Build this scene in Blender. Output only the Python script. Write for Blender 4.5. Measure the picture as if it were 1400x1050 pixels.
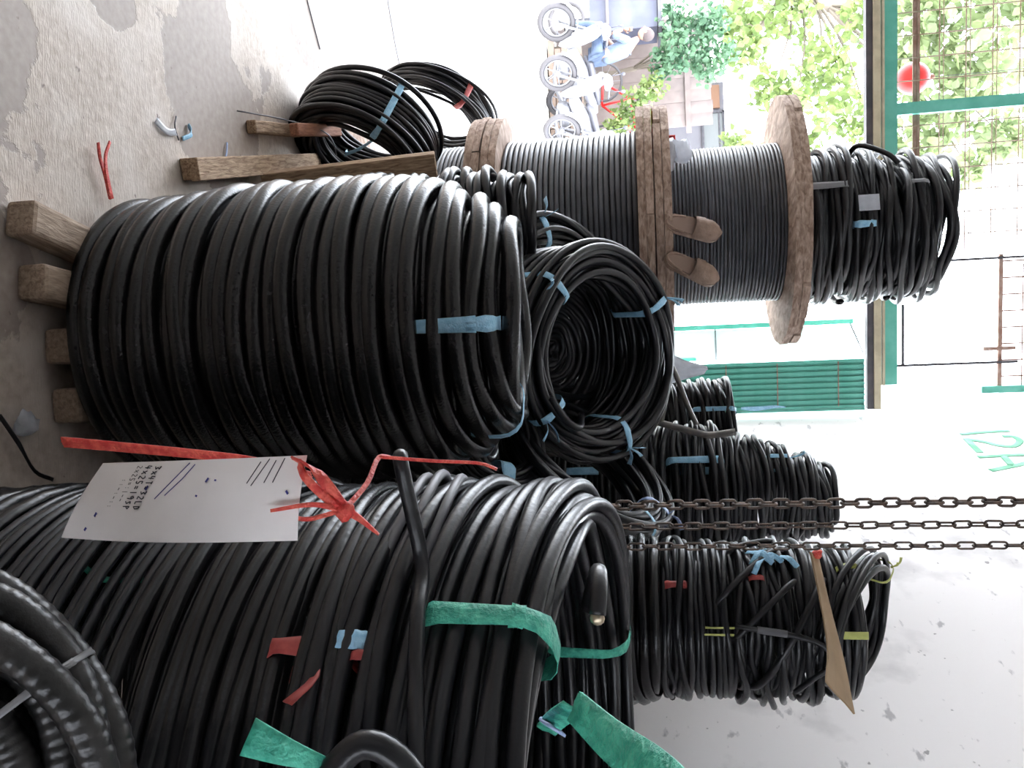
import bpy, bmesh, math, random
import numpy as np
from mathutils import Vector, Matrix, Euler, Quaternion
PI = math.pi
sc = bpy.context.scene
col = sc.collection
for o in list(bpy.data.objects): bpy.data.objects.remove(o)

# ------------------------------------------------------------------ camera, world, sun, exposure
FPX = 1150.0; TH = math.radians(9.4); PH = math.radians(2.0)
F_ = Vector((0, math.cos(TH), -math.sin(TH)))
U_ = Vector((0, math.sin(TH), math.cos(TH))); X_ = Vector((1, 0, 0))
RT = U_*math.cos(PH) + X_*math.sin(PH)          # image right = up in the world (the photo lies on its side)
DN = X_*math.cos(PH) - U_*math.sin(PH)          # image down  = right in the world
cam = bpy.data.cameras.new('camera'); camo = bpy.data.objects.new('camera', cam); col.objects.link(camo)
m = Matrix.Identity(4)
for i in range(3):
    m[i][0] = RT[i]; m[i][1] = -DN[i]; m[i][2] = -F_[i]
m[2][3] = 1.5
camo.matrix_world = m
cam.sensor_width = 36.0; cam.sensor_fit = 'HORIZONTAL'; cam.lens = 36.0*FPX/1400.0; cam.clip_start = 0.02
sc.camera = camo
w = bpy.data.worlds.new('sky'); sc.world = w; w.use_nodes = True
bg = w.node_tree.nodes['Background']; bg.inputs[0].default_value = (0.90, 0.96, 1.06, 1); bg.inputs[1].default_value = 6.5
sun = bpy.data.lights.new('sun', 'SUN'); sun.energy = 5.0; sun.angle = math.radians(3); sun.color = (1, .96, .88)
suno = bpy.data.objects.new('sun', sun); col.objects.link(suno)
suno.rotation_euler = Vector((.25, .35, -1)).to_track_quat('-Z', 'Y').to_euler()
sc.view_settings.view_transform = 'Standard'; sc.view_settings.look = 'None'
sc.view_settings.gamma = 1; sc.view_settings.use_curve_mapping = False
sc.view_settings.exposure = 0.95

# ------------------------------------------------------------------ materials
MATS = {}
def mat(name, c, rough=.6, metal=0, bump=0, bscale=60, vary=0, vscale=8, trans=0, spec=.5, c2=None, emit=None, sheen=0):
    if name in MATS: return MATS[name]
    mt = bpy.data.materials.new(name); mt.use_nodes = True
    nt = mt.node_tree; b = nt.nodes['Principled BSDF']
    b.inputs['Base Color'].default_value = (*c, 1); b.inputs['Roughness'].default_value = rough
    b.inputs['Metallic'].default_value = metal; b.inputs['Specular IOR Level'].default_value = spec
    if trans: b.inputs['Transmission Weight'].default_value = trans
    tc = nt.nodes.new('ShaderNodeTexCoord')
    if vary or c2:
        n = nt.nodes.new('ShaderNodeTexNoise'); n.inputs['Scale'].default_value = vscale; n.inputs['Detail'].default_value = 6
        nt.links.new(tc.outputs['Object'], n.inputs['Vector'])
        r = nt.nodes.new('ShaderNodeValToRGB')
        d = c2 if c2 else tuple(x*(1-vary) for x in c)
        r.color_ramp.elements[0].position = .38; r.color_ramp.elements[0].color = (*d, 1)
        r.color_ramp.elements[1].position = .62; r.color_ramp.elements[1].color = (*c, 1)
        nt.links.new(n.outputs['Fac'], r.inputs[0]); nt.links.new(r.outputs[0], b.inputs['Base Color'])
    if bump:
        n2 = nt.nodes.new('ShaderNodeTexNoise'); n2.inputs['Scale'].default_value = bscale; n2.inputs['Detail'].default_value = 4
        nt.links.new(tc.outputs['Object'], n2.inputs['Vector'])
        bp = nt.nodes.new('ShaderNodeBump'); bp.inputs['Strength'].default_value = bump; bp.inputs['Distance'].default_value = .01
        nt.links.new(n2.outputs['Fac'], bp.inputs['Height']); nt.links.new(bp.outputs[0], b.inputs['Normal'])
    MATS[name] = mt
    return mt

RUB = mat('black rubber', (.008, .008, .009), .27, c2=(.006, .006, .007), vscale=5, bump=.10, bscale=90, spec=.36)
RUBG = mat('dusty black rubber', (.014, .0145, .017), .29, c2=(.008, .008, .010), vscale=14, bump=.08, bscale=120, spec=.40)
RUBW = mat('worn black rubber', (.013, .0125, .013), .22, c2=(.006, .006, .007), vscale=55, bump=.16, bscale=160, spec=.45)
STEEL = mat('greyish cable sheath', (.085, .09, .105), .38, c2=(.055, .06, .07), vscale=10, spec=.6, bump=.1, bscale=150)
GREYC = mat('grey cable sheath', (.20, .20, .215), .45, c2=(.12, .12, .13), vscale=12)
BLUE = mat('blue raffia', (.26, .54, .76), .45, c2=(.38, .66, .86), vscale=60, bump=.4, bscale=200)
PALE = mat('pale blue raffia', (.42, .52, .78), .45, c2=(.3, .4, .66), vscale=60)
TEAL = mat('green raffia', (.03, .36, .25), .38, c2=(.10, .60, .42), vscale=70, bump=.5, bscale=220)
RED = mat('red raffia', (.62, .04, .035), .42, c2=(.80, .13, .09), vscale=90, bump=.5, bscale=250)
DRED = mat('dark red tape', (.42, .07, .06), .5, c2=(.3, .04, .04), vscale=60)
YEL = mat('yellow tape', (.52, .55, .16), .5, c2=(.42, .44, .12), vscale=60)
ZIP = mat('grey zip tie', (.19, .19, .2), .3)
CHN = mat('chain iron', (.085, .068, .06), .5, metal=.5, c2=(.15, .10, .075), vscale=60, bump=.3, bscale=300)
PAPER = mat('paper', (.84, .80, .79), .8, c2=(.77, .73, .72), vscale=10, bump=.15, bscale=25)
INK = mat('black ink', (.02, .02, .03), .7)
INKB = mat('blue ink', (.03, .03, .2), .7)
GPAINT = mat('green wall lettering', (.13, .40, .24), .8, c2=(.22, .50, .34), vscale=14)
TGREEN = mat('teal green paint', (.09, .40, .31), .5, c2=(.14, .48, .39), vscale=9, bump=.15, bscale=60)
RUST = mat('rusty iron', (.30, .17, .13), .75, c2=(.42, .30, .25), vscale=20, bump=.3, bscale=150)
WIRE = mat('rusty mesh wire', (.33, .25, .19), .7, c2=(.24, .15, .10), vscale=6)
DARK = mat('dark iron', (.05, .05, .06), .5, c2=(.09, .08, .09), vscale=12)
CREAM = mat('cream painted wood', (.52, .47, .33), .6, c2=(.42, .37, .26), vscale=15)
TREDM = mat('red plastic', (.62, .02, .02), .4)
CARD = mat('cardboard', (.34, .23, .13), .8, c2=(.27, .18, .10), vscale=12)
BRASS = mat('copper strands', (.5, .42, .3), .35, metal=.8)
WHITEP = mat('white plastic film', (.82, .84, .88), .3, c2=(.6, .62, .66), vscale=30)
nt = WHITEP.node_tree; t_ = nt.nodes.new('ShaderNodeBsdfTranslucent'); t_.inputs[0].default_value = (.85, .87, .92, 1); m_ = nt.nodes.new('ShaderNodeMixShader'); m_.inputs[0].default_value = .5
nt.links.new(nt.nodes['Principled BSDF'].outputs[0], m_.inputs[1]); nt.links.new(t_.outputs[0], m_.inputs[2]); nt.links.new(m_.outputs[0], nt.nodes['Material Output'].inputs[0])
CORR = mat('scuffed corrugated sheath', (.022, .021, .021), .34, c2=(.009, .009, .009), vscale=30, bump=.12, bscale=120)
SHOE = mat('brown shoe leather', (.36, .245, .185), .6, c2=(.25, .165, .12), vscale=25, bump=.3, bscale=200)
SHOEI = mat('brown insole', (.27, .185, .145), .8)

def wood(name, c, c2, scale=(1, 1, 14), bump=.5):
    mt = bpy.data.materials.new(name); mt.use_nodes = True; nt = mt.node_tree; b = nt.nodes['Principled BSDF']
    tc = nt.nodes.new('ShaderNodeTexCoord'); mp = nt.nodes.new('ShaderNodeMapping'); mp.inputs['Scale'].default_value = scale
    n = nt.nodes.new('ShaderNodeTexNoise'); n.inputs['Scale'].default_value = 6; n.inputs['Detail'].default_value = 8; n.inputs['Distortion'].default_value = .6
    r = nt.nodes.new('ShaderNodeValToRGB'); r.color_ramp.elements[0].position = .35; r.color_ramp.elements[1].position = .66
    r.color_ramp.elements[0].color = (*c2, 1); r.color_ramp.elements[1].color = (*c, 1)
    bp = nt.nodes.new('ShaderNodeBump'); bp.inputs['Strength'].default_value = bump; bp.inputs['Distance'].default_value = .01
    L = nt.links
    L.new(tc.outputs['Object'], mp.inputs[0]); L.new(mp.outputs[0], n.inputs['Vector']); L.new(n.outputs['Fac'], r.inputs[0])
    L.new(r.outputs[0], b.inputs['Base Color']); L.new(n.outputs['Fac'], bp.inputs['Height']); L.new(bp.outputs[0], b.inputs['Normal'])
    b.inputs['Roughness'].default_value = .8
    return mt
DRUMW = wood('old reel wood', (.50, .37, .29), (.22, .14, .10), (2, 5, 12))
PLANKW = wood('pallet wood', (.52, .37, .24), (.24, .15, .09), (3, 22, 22))
REDW = wood('reddish wood', (.38, .17, .10), (.22, .09, .05), (3, 22, 22))
DWOOD = wood('dark pallet wood', (.44, .33, .24), (.24, .17, .12), (3, 16, 16))

def floor_mat():
    mt = bpy.data.materials.new('worn concrete'); mt.use_nodes = True; nt = mt.node_tree; L = nt.links; N = nt.nodes.new
    b = nt.nodes['Principled BSDF']; b.inputs['Roughness'].default_value = .62
    tc = N('ShaderNodeTexCoord')
    def noise(s, d=6, dist=0, rough=.5):
        n = N('ShaderNodeTexNoise'); n.inputs['Scale'].default_value = s; n.inputs['Detail'].default_value = d
        n.inputs['Distortion'].default_value = dist; n.inputs['Roughness'].default_value = rough
        L.new(tc.outputs['Object'], n.inputs['Vector']); return n.outputs['Fac']
    def ramp(v, a, c):
        r = N('ShaderNodeValToRGB'); r.color_ramp.elements[0].position = a; r.color_ramp.elements[1].position = c; L.new(v, r.inputs[0]); return r.outputs[0]
    def mix(f, a, c, t='MIX'):
        x = N('ShaderNodeMix'); x.data_type = 'RGBA'; x.blend_type = t
        for i, v in ((0, f), (6, a), (7, c)):
            if isinstance(v, (int, float)): x.inputs[i].default_value = v
            elif isinstance(v, tuple): x.inputs[i].default_value = (*v, 1)
            else: L.new(v, x.inputs[i])
        return x.outputs[2]
    # two worn patches where the skim coat has come off, plus scattered ones
    def blob(cx, cy, r, sy=1.0):
        mp = N('ShaderNodeMapping'); mp.inputs['Location'].default_value = (-cx, -cy*sy, 0); mp.inputs['Scale'].default_value = (1, sy, 1)
        L.new(tc.outputs['Object'], mp.inputs[0]); ln = N('ShaderNodeVectorMath'); ln.operation = 'LENGTH'; L.new(mp.outputs[0], ln.inputs[0])
        mr = N('ShaderNodeMapRange'); mr.inputs['From Min'].default_value = r; mr.inputs['From Max'].default_value = 0
        mr.inputs['To Min'].default_value = 0; mr.inputs['To Max'].default_value = .45; L.new(ln.outputs['Value'], mr.inputs[0]); return mr.outputs[0]
    base = noise(2.3, 10, .3, .62)
    acc = base
    for (cx, cy, r, sy) in [(-1.06, 2.80, .37, .9), (-1.45, 2.75, .26, 1.0), (-.55, 1.42, .60, 1.0), (-1.0, 1.55, .40, 1), (-1.2, 2.2, .16, 1), (-1.75, 3.6, .3, .8)]:
        ad = N('ShaderNodeMath'); ad.operation = 'ADD'; L.new(acc, ad.inputs[0]); L.new(blob(cx, cy, r, sy), ad.inputs[1]); acc = ad.outputs[0]
    worn = ramp(acc, .585, .60)
    fine = ramp(noise(38, 6), .3, .75)
    tan = mix(fine, (.42, .345, .28), (.60, .52, .45))
    blot = ramp(noise(5, 5), .45, .7); tan = mix(blot, tan, (.62, .55, .49))
    grey = mix(fine, (.30, .245, .21), (.39, .33, .29))
    c = mix(worn, tan, grey)
    pits = ramp(noise(22, 3), .70, .74); c = mix(pits, c, (.22, .17, .15))
    L.new(c, b.inputs['Base Color'])
    # trowel scratches
    mp = N('ShaderNodeMapping'); mp.inputs['Scale'].default_value = (9, 60, 1); mp.inputs['Rotation'].default_value = (0, 0, .8)
    L.new(tc.outputs['Object'], mp.inputs[0]); sn = N('ShaderNodeTexNoise'); sn.inputs['Scale'].default_value = 2.2; sn.inputs['Distortion'].default_value = 1.6
    L.new(mp.outputs[0], sn.inputs['Vector'])
    h = mix(.35, sn.outputs['Fac'], fine); h2 = mix(worn, h, (.15, .15, .15))
    bp = N('ShaderNodeBump'); bp.inputs['Strength'].default_value = .6; bp.inputs['Distance'].default_value = .006
    L.new(h2, bp.inputs['Height']); L.new(bp.outputs[0], b.inputs['Normal'])
    return mt
def wall_mat():
    mt = bpy.data.materials.new('scuffed white plaster'); mt.use_nodes = True; nt = mt.node_tree; L = nt.links; N = nt.nodes.new
    b = nt.nodes['Principled BSDF']; b.inputs['Roughness'].default_value = .8
    tc = N('ShaderNodeTexCoord'); prev = None
    cols = [(.88, .85, .845)]
    last = None
    for s, a, c, cc, sc_ in [(3.2, .56, .74, (.56, .54, .54), (1, 1, 1)), (9, .64, .70, (.50, .48, .49), (1, 1, 2.2)), (26, .69, .73, (.38, .36, .36), (1, 1, 1))]:
        mp = N('ShaderNodeMapping'); mp.inputs['Scale'].default_value = sc_; L.new(tc.outputs['Object'], mp.inputs[0])
        n = N('ShaderNodeTexNoise'); n.inputs['Scale'].default_value = s; n.inputs['Detail'].default_value = 7; L.new(mp.outputs[0], n.inputs['Vector'])
        r = N('ShaderNodeValToRGB'); r.color_ramp.elements[0].position = a; r.color_ramp.elements[1].position = c; L.new(n.outputs['Fac'], r.inputs[0])
        x = N('ShaderNodeMix'); x.data_type = 'RGBA'; L.new(r.outputs[0], x.inputs[0])
        if last is None: x.inputs[6].default_value = (*cols[0], 1)
        else: L.new(last, x.inputs[6])
        x.inputs[7].default_value = (*cc, 1); last = x.outputs[2]
    L.new(last, b.inputs['Base Color'])
    bp = N('ShaderNodeBump'); bp.inputs['Strength'].default_value = .12; L.new(n.outputs['Fac'], bp.inputs['Height']); L.new(bp.outputs[0], b.inputs['Normal'])
    return mt
FLOOR = floor_mat(); WALL = wall_mat()
DKWALL = mat('dark concrete', (.10, .095, .09), .9, c2=(.15, .14, .13), vscale=3)  # unseen back wall, kept dark to cut fill light on the near coils
GYWALL = mat('pale grey plaster', (.60, .59, .57), .9, c2=(.50, .49, .48), vscale=3)  # unseen ceiling and left wall, tone set to bounce gate light inside
PAVE = mat('sunlit pavement', (.70, .69, .66), .8, c2=(.62, .61, .58), vscale=3)

# ------------------------------------------------------------------ mesh helpers
class MB:
    def __init__(s): s.v = []; s.f = []; s.n = 0
    def add(s, v, f):
        s.v.append(np.asarray(v, float).reshape(-1, 3)); s.f += [tuple(int(i)+s.n for i in q) for q in f]; s.n += len(s.v[-1]); return s
    def grid(s, P, close_u=False, close_v=True, caps=True):        # P (n, k, 3)
        n, k = P.shape[:2]; f = []
        nu = n if close_u else n-1; kv = k if close_v else k-1
        for i in range(nu):
            a = i*k; b_ = ((i+1) % n)*k
            for j in range(kv):
                j2 = (j+1) % k; f.append((a+j, b_+j, b_+j2, a+j2))
        if caps and not close_u and close_v:
            f.append(tuple(range(k))); f.append(tuple((n-1)*k+j for j in reversed(range(k))))
        return s.add(P.reshape(-1, 3), f)
    def box(s, c, d, R=None):
        v = np.array([[x, y, z] for x in (-.5, .5) for y in (-.5, .5) for z in (-.5, .5)])*np.array(d)
        if R is not None: v = v @ np.array(R.to_matrix() if hasattr(R, 'to_matrix') else R).T
        return s.add(v+np.array(c), [(0, 1, 3, 2), (4, 6, 7, 5), (0, 4, 5, 1), (2, 3, 7, 6), (0, 2, 6, 4), (1, 5, 7, 3)])
    def tube(s, pts, r, sides=8, close=False):
        P = np.asarray(pts, float); n = len(P)
        T = np.roll(P, -1, 0)-np.roll(P, 1, 0) if close else np.gradient(P, axis=0)
        T /= np.linalg.norm(T, axis=1)[:, None]+1e-12
        up = np.array([0, 0, 1.]) if abs(T[0][2]) < .9 else np.array([1., 0, 0])
        N = np.cross(T[0], up); N /= np.linalg.norm(N); fr = []
        for i in range(n):
            N = N-T[i]*(N@T[i]); N /= np.linalg.norm(N); fr.append((N.copy(), np.cross(T[i], N)))
        A = np.arange(sides)/sides*2*PI; R = np.broadcast_to(r, (n,))
        V = np.array([[P[i]+R[i]*(math.cos(a)*fr[i][0]+math.sin(a)*fr[i][1]) for a in A] for i in range(n)])
        return s.grid(V, close_u=close)
    def ribbon(s, pts, wide, w_, t=.0012):                           # flat band with a little thickness
        P = np.asarray(pts, float); n = len(P); W = np.broadcast_to(np.asarray(wide, float), (n, 3)).copy()
        T = np.gradient(P, axis=0); T /= np.linalg.norm(T, axis=1)[:, None]+1e-12
        W -= T*np.sum(W*T, 1)[:, None]; W /= np.linalg.norm(W, axis=1)[:, None]+1e-12
        N = np.cross(T, W); w_ = np.broadcast_to(w_, (n,))
        V = np.array([[P[i]+W[i]*w_[i]*.5*a+N[i]*t*.5*b_ for a, b_ in ((-1, -1), (-.33, -1.6), (.33, -.4), (1, -1), (1, 1), (.33, 1.6), (-.33, .4), (-1, 1))] for i in range(n)])
        return s.grid(V)
    def disc(s, c, r, h, n=32, axis='Z'):
        A = np.arange(n)/n*2*PI; v = []
        for z in (0, h): v += [[c[0]+r*math.cos(a), c[1]+r*math.sin(a), c[2]+z] for a in A]
        f = [(i, (i+1) % n, n+(i+1) % n, n+i) for i in range(n)]+[tuple(reversed(range(n))), tuple(range(n, 2*n))]
        return s.add(v, f)
    def lathe(s, prof, n=24, c=(0, 0, 0)):
        A = np.arange(n)/n*2*PI
        P = np.array([[[c[0]+r*math.cos(a), c[1]+r*math.sin(a), c[2]+z] for a in A] for r, z in prof]); return s.grid(P)
    def ball(s, c, r, n=14):
        r = np.broadcast_to(r, (3,)); prof = [(math.sin(t), -math.cos(t)) for t in np.linspace(.02, PI-.02, n//2+2)]
        A = np.arange(n)/n*2*PI
        P = np.array([[[c[0]+r[0]*q*math.cos(a), c[1]+r[1]*q*math.sin(a), c[2]+r[2]*z] for a in A] for q, z in prof]); return s.grid(P)
    def mesh(s, name, m, smooth=True):
        me = bpy.data.meshes.new(name)
        me.from_pydata(np.concatenate(s.v).tolist(), [], s.f); me.materials.append(m)
        if smooth: me.polygons.foreach_set('use_smooth', [True]*len(me.polygons))
        me.update(); return me
def obj(name, mb, m, parent=None, smooth=True, loc=None, rot=None, label=None):
    me = mb if isinstance(mb, bpy.types.Mesh) else mb.mesh(name, m, smooth)
    if not isinstance(mb, bpy.types.Mesh):
        bm = bmesh.new(); bm.from_mesh(me); bmesh.ops.recalc_face_normals(bm, faces=bm.faces)
        bm.to_mesh(me); bm.free()
    o = bpy.data.objects.new(name, me); col.objects.link(o)
    if parent: o.parent = parent
    if loc is not None: o.location = loc
    if rot is not None: o.rotation_euler = rot
    if label: o['label'] = label
    return o
def tag(o, label, cat, group=None, kind=None):
    if label: o['label'] = label
    if cat: o['category'] = cat
    if group: o['group'] = group
    if kind: o['kind'] = kind
    return o
def struct(name, mb, m, smooth=False, **k):
    o = obj(name, mb, m, smooth=smooth, **k); o['kind'] = 'structure'; return o
def thing(name, label, cat, loc=(0, 0, 0), rot=(0, 0, 0), group=None, axis=None, spin=0):
    o = bpy.data.objects.new(name, None); col.objects.link(o); o.empty_display_size = .05
    o.location = loc
    if axis is not None:
        q = Vector(axis).to_track_quat('Z', 'Y') @ Quaternion((0, 0, 1), spin); o.rotation_euler = q.to_euler()
    else: o.rotation_euler = rot
    return tag(o, label, cat, group)
def curve(pts, n=24):                                                # Catmull-Rom through points
    P = [np.array(p, float) for p in pts]; P = [2*P[0]-P[1]]+P+[2*P[-1]-P[-2]]; out = []
    m_ = max(2, n//(len(P)-3))
    for i in range(1, len(P)-2):
        for t in np.linspace(0, 1, m_, endpoint=False):
            a, b_, c, d = P[i-1:i+3]
            out.append(.5*((2*b_)+(-a+c)*t+(2*a-5*b_+4*c-d)*t*t+(-a+3*b_-3*c+d)*t**3))
    out.append(P[-2]); return out

def winding(turns, rc, seg=56, sides=8, wob=.004, zwob=.003, seed=0, ecc=0, corr=0):
    """one long cable laid turn after turn; turns = [(radius, height)]"""
    rng = np.random.default_rng(seed); n = len(turns); T = np.array([t[:2] for t in turns], float)
    tilt = np.array([t[2] if len(t) > 2 else (0, 0) for t in turns], float)
    K = 4; ks = np.arange(1, K+1)
    dec = 1/ks**.7
    ar, br, az, bz = [rng.normal(0, 1, (n, K))*dec*(wob if i < 2 else zwob) for i in range(4)]
    tt = np.arange(n*seg+1)/seg; i0 = np.minimum(tt.astype(int), n-1); i1 = np.minimum(i0+1, n-1)
    fr = np.clip((tt-i0-.80)/.20, 0, 1); fr = fr*fr*(3-2*fr)
    mixp = lambda A: A[i0]*(1-fr)[:, None]+A[i1]*fr[:, None]
    th = tt*2*PI; C_ = np.cos(th[:, None]*ks); S_ = np.sin(th[:, None]*ks)
    RZ = mixp(T); r = RZ[:, 0]+(mixp(ar)*C_+mixp(br)*S_).sum(1); z = RZ[:, 1]+(mixp(az)*C_+mixp(bz)*S_).sum(1)
    tl = mixp(tilt); z = z+r*(tl[:, 0]*np.cos(th)+tl[:, 1]*np.sin(th))
    A = np.arange(sides)/sides*2*PI
    rad = np.stack([np.cos(th), np.sin(th)*(1+ecc), 0*th], 1)
    P = rad*r[:, None]; P[:, 2] = z
    if corr: rc = rc*(1+.028*np.sin(th*corr))[:, None, None]
    V = P[:, None, :]+rc*(np.cos(A)[None, :, None]*rad[:, None, :]+np.sin(A)[None, :, None]*np.array([0, 0, 1.]))
    return MB().grid(V)
def cells(R, H, rc, layers=2, prof=None, tight=.95, z0=0, toponly=0, rng=None):
    p = 2*rc*tight; out = []; nz = max(1, int(round((H-2*rc)/p))+1)
    for l in range(layers):
        zs = [z0+rc+i*(H-2*rc)/max(1, nz-1) for i in range(nz)]
        if l % 2 and nz > 1: zs = [(a+b_)/2 for a, b_ in zip(zs, zs[1:])]
        if l and toponly: zs = zs[-toponly:]
        if l % 2: zs = zs[::-1]
        for z in zs:
            rr = R-rc-l*p*.88
            if prof: rr += prof((z-z0)/H)*R
            out.append((rr, z))
    return out
def strap(root, name, th, r0, r1, z0, z1, w_, m, tails=0, seed=0, dz=0, label=None):
    """raffia band wrapped round the bundle at angle th; (r0..r1, z0..z1) is the bundle's section"""
    rng = random.Random(seed); rr = min((r1-r0), (z1-z0))*.35; pts = []
    for cx, cz, a0 in ((r1-rr, z1-rr, 0), (r0+rr, z1-rr, 90), (r0+rr, z0+rr, 180), (r1-rr, z0+rr, 270)):
        for k in range(5):
            a = math.radians(a0+k*22.5); pts.append((cx+rr*math.cos(a), cz+rr*math.sin(a)))
    pts.append(pts[0]); pts.append(pts[1])
    er = np.array([math.cos(th), math.sin(th), 0]); et = np.array([-math.sin(th), math.cos(th), 0])
    P = [er*a+np.array([0, 0, 1])*b_+et*dz*(i/len(pts)-.5) for i, (a, b_) in enumerate(pts)]
    mb = MB().ribbon(P, et, [w_*(1+.15*math.sin(i*1.7+seed)) for i in range(len(P))])
    if tails:
        K = er*(r1-.5*rr)+np.array([0, 0, z1-.3*rr]); mb.ball(K, w_*.32, 8)
        for q in range(tails):
            d = et*rng.uniform(-1, 1)+er*rng.uniform(.1, .7)+np.array([0, 0, rng.uniform(-.2, .9)]); d /= np.linalg.norm(d)
            ln = w_*rng.uniform(2, 4)
            mb.ribbon(curve([K, K+d*ln*.5+np.array([0, 0, .2*ln]), K+d*ln], 6), np.cross(d, er)+et*.2, [w_*.2+w_*.5*i/6 for i in range(7)])
    return obj(name, mb, m, root, label=label)
def coil(label, loc, R, H, rc, layers=2, axis=None, spin=0, m=RUB, prof=None, toponly=0, wob=.004, zwob=.003, seed=0, group=None, name='cable_coil', seg=56, sides=8, tight=.95, tiltf=None, drop=.0, ecc=0, corr=0):
    root = thing(name, label, 'cable coil', loc, group=group, axis=axis, spin=spin)
    t = cells(R, H, rc, layers, prof, tight, toponly=toponly)
    rng = random.Random(seed+5)
    if drop: t = [q for i, q in enumerate(t) if i in (0, len(t)-1) or rng.random() > drop]
    if tiltf: t = [(r, z, tiltf(z/H, i)) for i, (r, z) in enumerate(t)]
    obj('cable_winding', winding(t, rc, seg, sides, wob, zwob, seed, ecc, corr), m, root)
    return root
#@@STRUCT
# ------------------------------------------------------------------ the setting
GA = Vector((-2.1, 5.02, 0)); GB = Vector((.22, 5.30, 0)); GD = (GB-GA).normalized(); GN = Vector((-GD.y, GD.x, 0))   # gate line
def G(s, z, off=0):                                                   # s metres along the gate line from its right end (negative = left)
    return GB+GD*s+GN*off+Vector((0, 0, z))
grot = math.atan2(GD.y, GD.x)
WA = Vector((.26, 5.34, 0)); WD = Vector((.33, -1, 0)).normalized(); WN = Vector((-WD.y, WD.x, 0))
WN = WN if WN.x < 0 else -WN                                          # faces the room
wrot = math.atan2(WD.y, WD.x)
def Wp(s, z, off=0): return WA+WD*s+WN*off+Vector((0, 0, z))
struct('floor', MB().box((-1.2, .6, -.05), (6.8, 9.3, .1)), FLOOR)
struct('pavement', MB().box((-2, 27.2, -.07), (60, 44, .1)), PAVE)
mb = MB(); c = Wp(4.6, 2.1, -.08); mb.box(c, (9.4, .16, 4.2), Euler((0, 0, wrot))); struct('wall_right', mb, WALL)
struct('wall_left', MB().box((-4.6, .9, 2.1), (.16, 8.4, 4.2)), GYWALL)
struct('wall_back', MB().box((-1.0, -3.6, 2.1), (7.4, .16, 4.2)), DKWALL)
mb = MB(); c = G(-4.78, 2.1); mb.box(c, (.3, .3, 4.2), Euler((0, 0, grot))); struct('wall_front', mb, WALL)
struct('ceiling', MB().box((-1.0, .9, 4.25), (7.4, 9.2, .1)), GYWALL)
# black crack lines / joint in the slab
struct('trim_1', MB().ribbon(curve([(-2.36, 4.93, .002), (-2.15, 5.05, .002), (-1.93, 5.2, .002), (-1.5, 5.3, .002), (0, 5.42, .002)], 20), (0, 1, 0), .022, .003), DARK)

# ------------------------------------------------------------------ cable reels, stacked three high
def reel(label, loc, H, Rf, Rw, rc, seed, spin=0):
    """timber reel standing on its flange: each flange is an inner ply (mesh) carrying the outer boards as planks"""
    root = thing('cable_reel', label, 'cable reel', loc, rot=(0, 0, spin), group=None); rng = random.Random(seed)
    ft = .072
    for k, (z0, out) in enumerate(((0, 0), (H-ft, 1))):
        zi = z0+(ft*.5 if not out else 0)                           # inner ply
        mb = MB(); prof = []
        n = 64; A = np.arange(n)/n*2*PI; rr = [Rf-.004+rng.uniform(-.006, .004) for _ in A]
        for z in (zi+.001, zi+ft*.5-.001): mb.v.append(np.array([[q*math.cos(a), q*math.sin(a), z] for a, q in zip(A, rr)]))
        mb.f = [(i, (i+1) % n, n+(i+1) % n, n+i) for i in range(n)]+[tuple(reversed(range(n))), tuple(range(n, 2*n))]; mb.n = 2*n
        fl = obj('flange', mb, DRUMW, root, smooth=False)
        zo = z0 if not out else z0+ft*.5; nb = 8; wdt = 2*Rf/nb
        for i in range(nb):                                         # outer boards, cut by the round outline
            x0 = -Rf+i*wdt+.003; x1 = x0+wdt-.006; rq = Rf+rng.uniform(-.012, .004); pts = []
            xs = np.linspace(x0, x1, 6)
            for x in xs: pts.append((x, math.sqrt(max(rq*rq-x*x, 1e-4))))
            for x in xs[::-1]: pts.append((x, -math.sqrt(max(rq*rq-x*x, 1e-4))))
            q = len(pts); mb = MB(); h = ft*.5-.002-rng.uniform(0, .004); z1 = zo if out else zo+ft*.5-.001-h
            v = [(x, y, z1) for x, y in pts]+[(x, y, z1+h) for x, y in pts]
            mb.add(v, [tuple(reversed(range(q))), tuple(range(q, 2*q))]+[(j, (j+1) % q, q+(j+1) % q, q+j) for j in range(q)])
            o = obj('plank', mb, DRUMW, fl, smooth=False)
    t = [(Rw-rc, z) for z in np.arange(ft+rc, H-ft-rc*.4, 2*rc*.99)]
    obj('core', MB().disc((0, 0, ft), Rw-2*rc-.006, H-2*ft, 40), DRUMW, root)
    obj('cable_winding', winding(t, rc, 96, 8, .0006, .0006, seed), STEEL, root)
    return root
DX, DY = -.73, 4.2
reel('lowest timber cable reel, wound with grey cable, standing on the floor', (DX, DY, 0), .778, .60, .47, .0105, 1, .3)
reel('middle timber cable reel with thick grey cable winding, between two other reels', (DX, DY, .779), .762, .59, .475, .0125, 2, .9)
reel('topmost timber cable reel with thin dark cable, under a loose black coil heap', (DX, DY, 1.542), .645, .585, .372, .0082, 3, 1.5)
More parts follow.
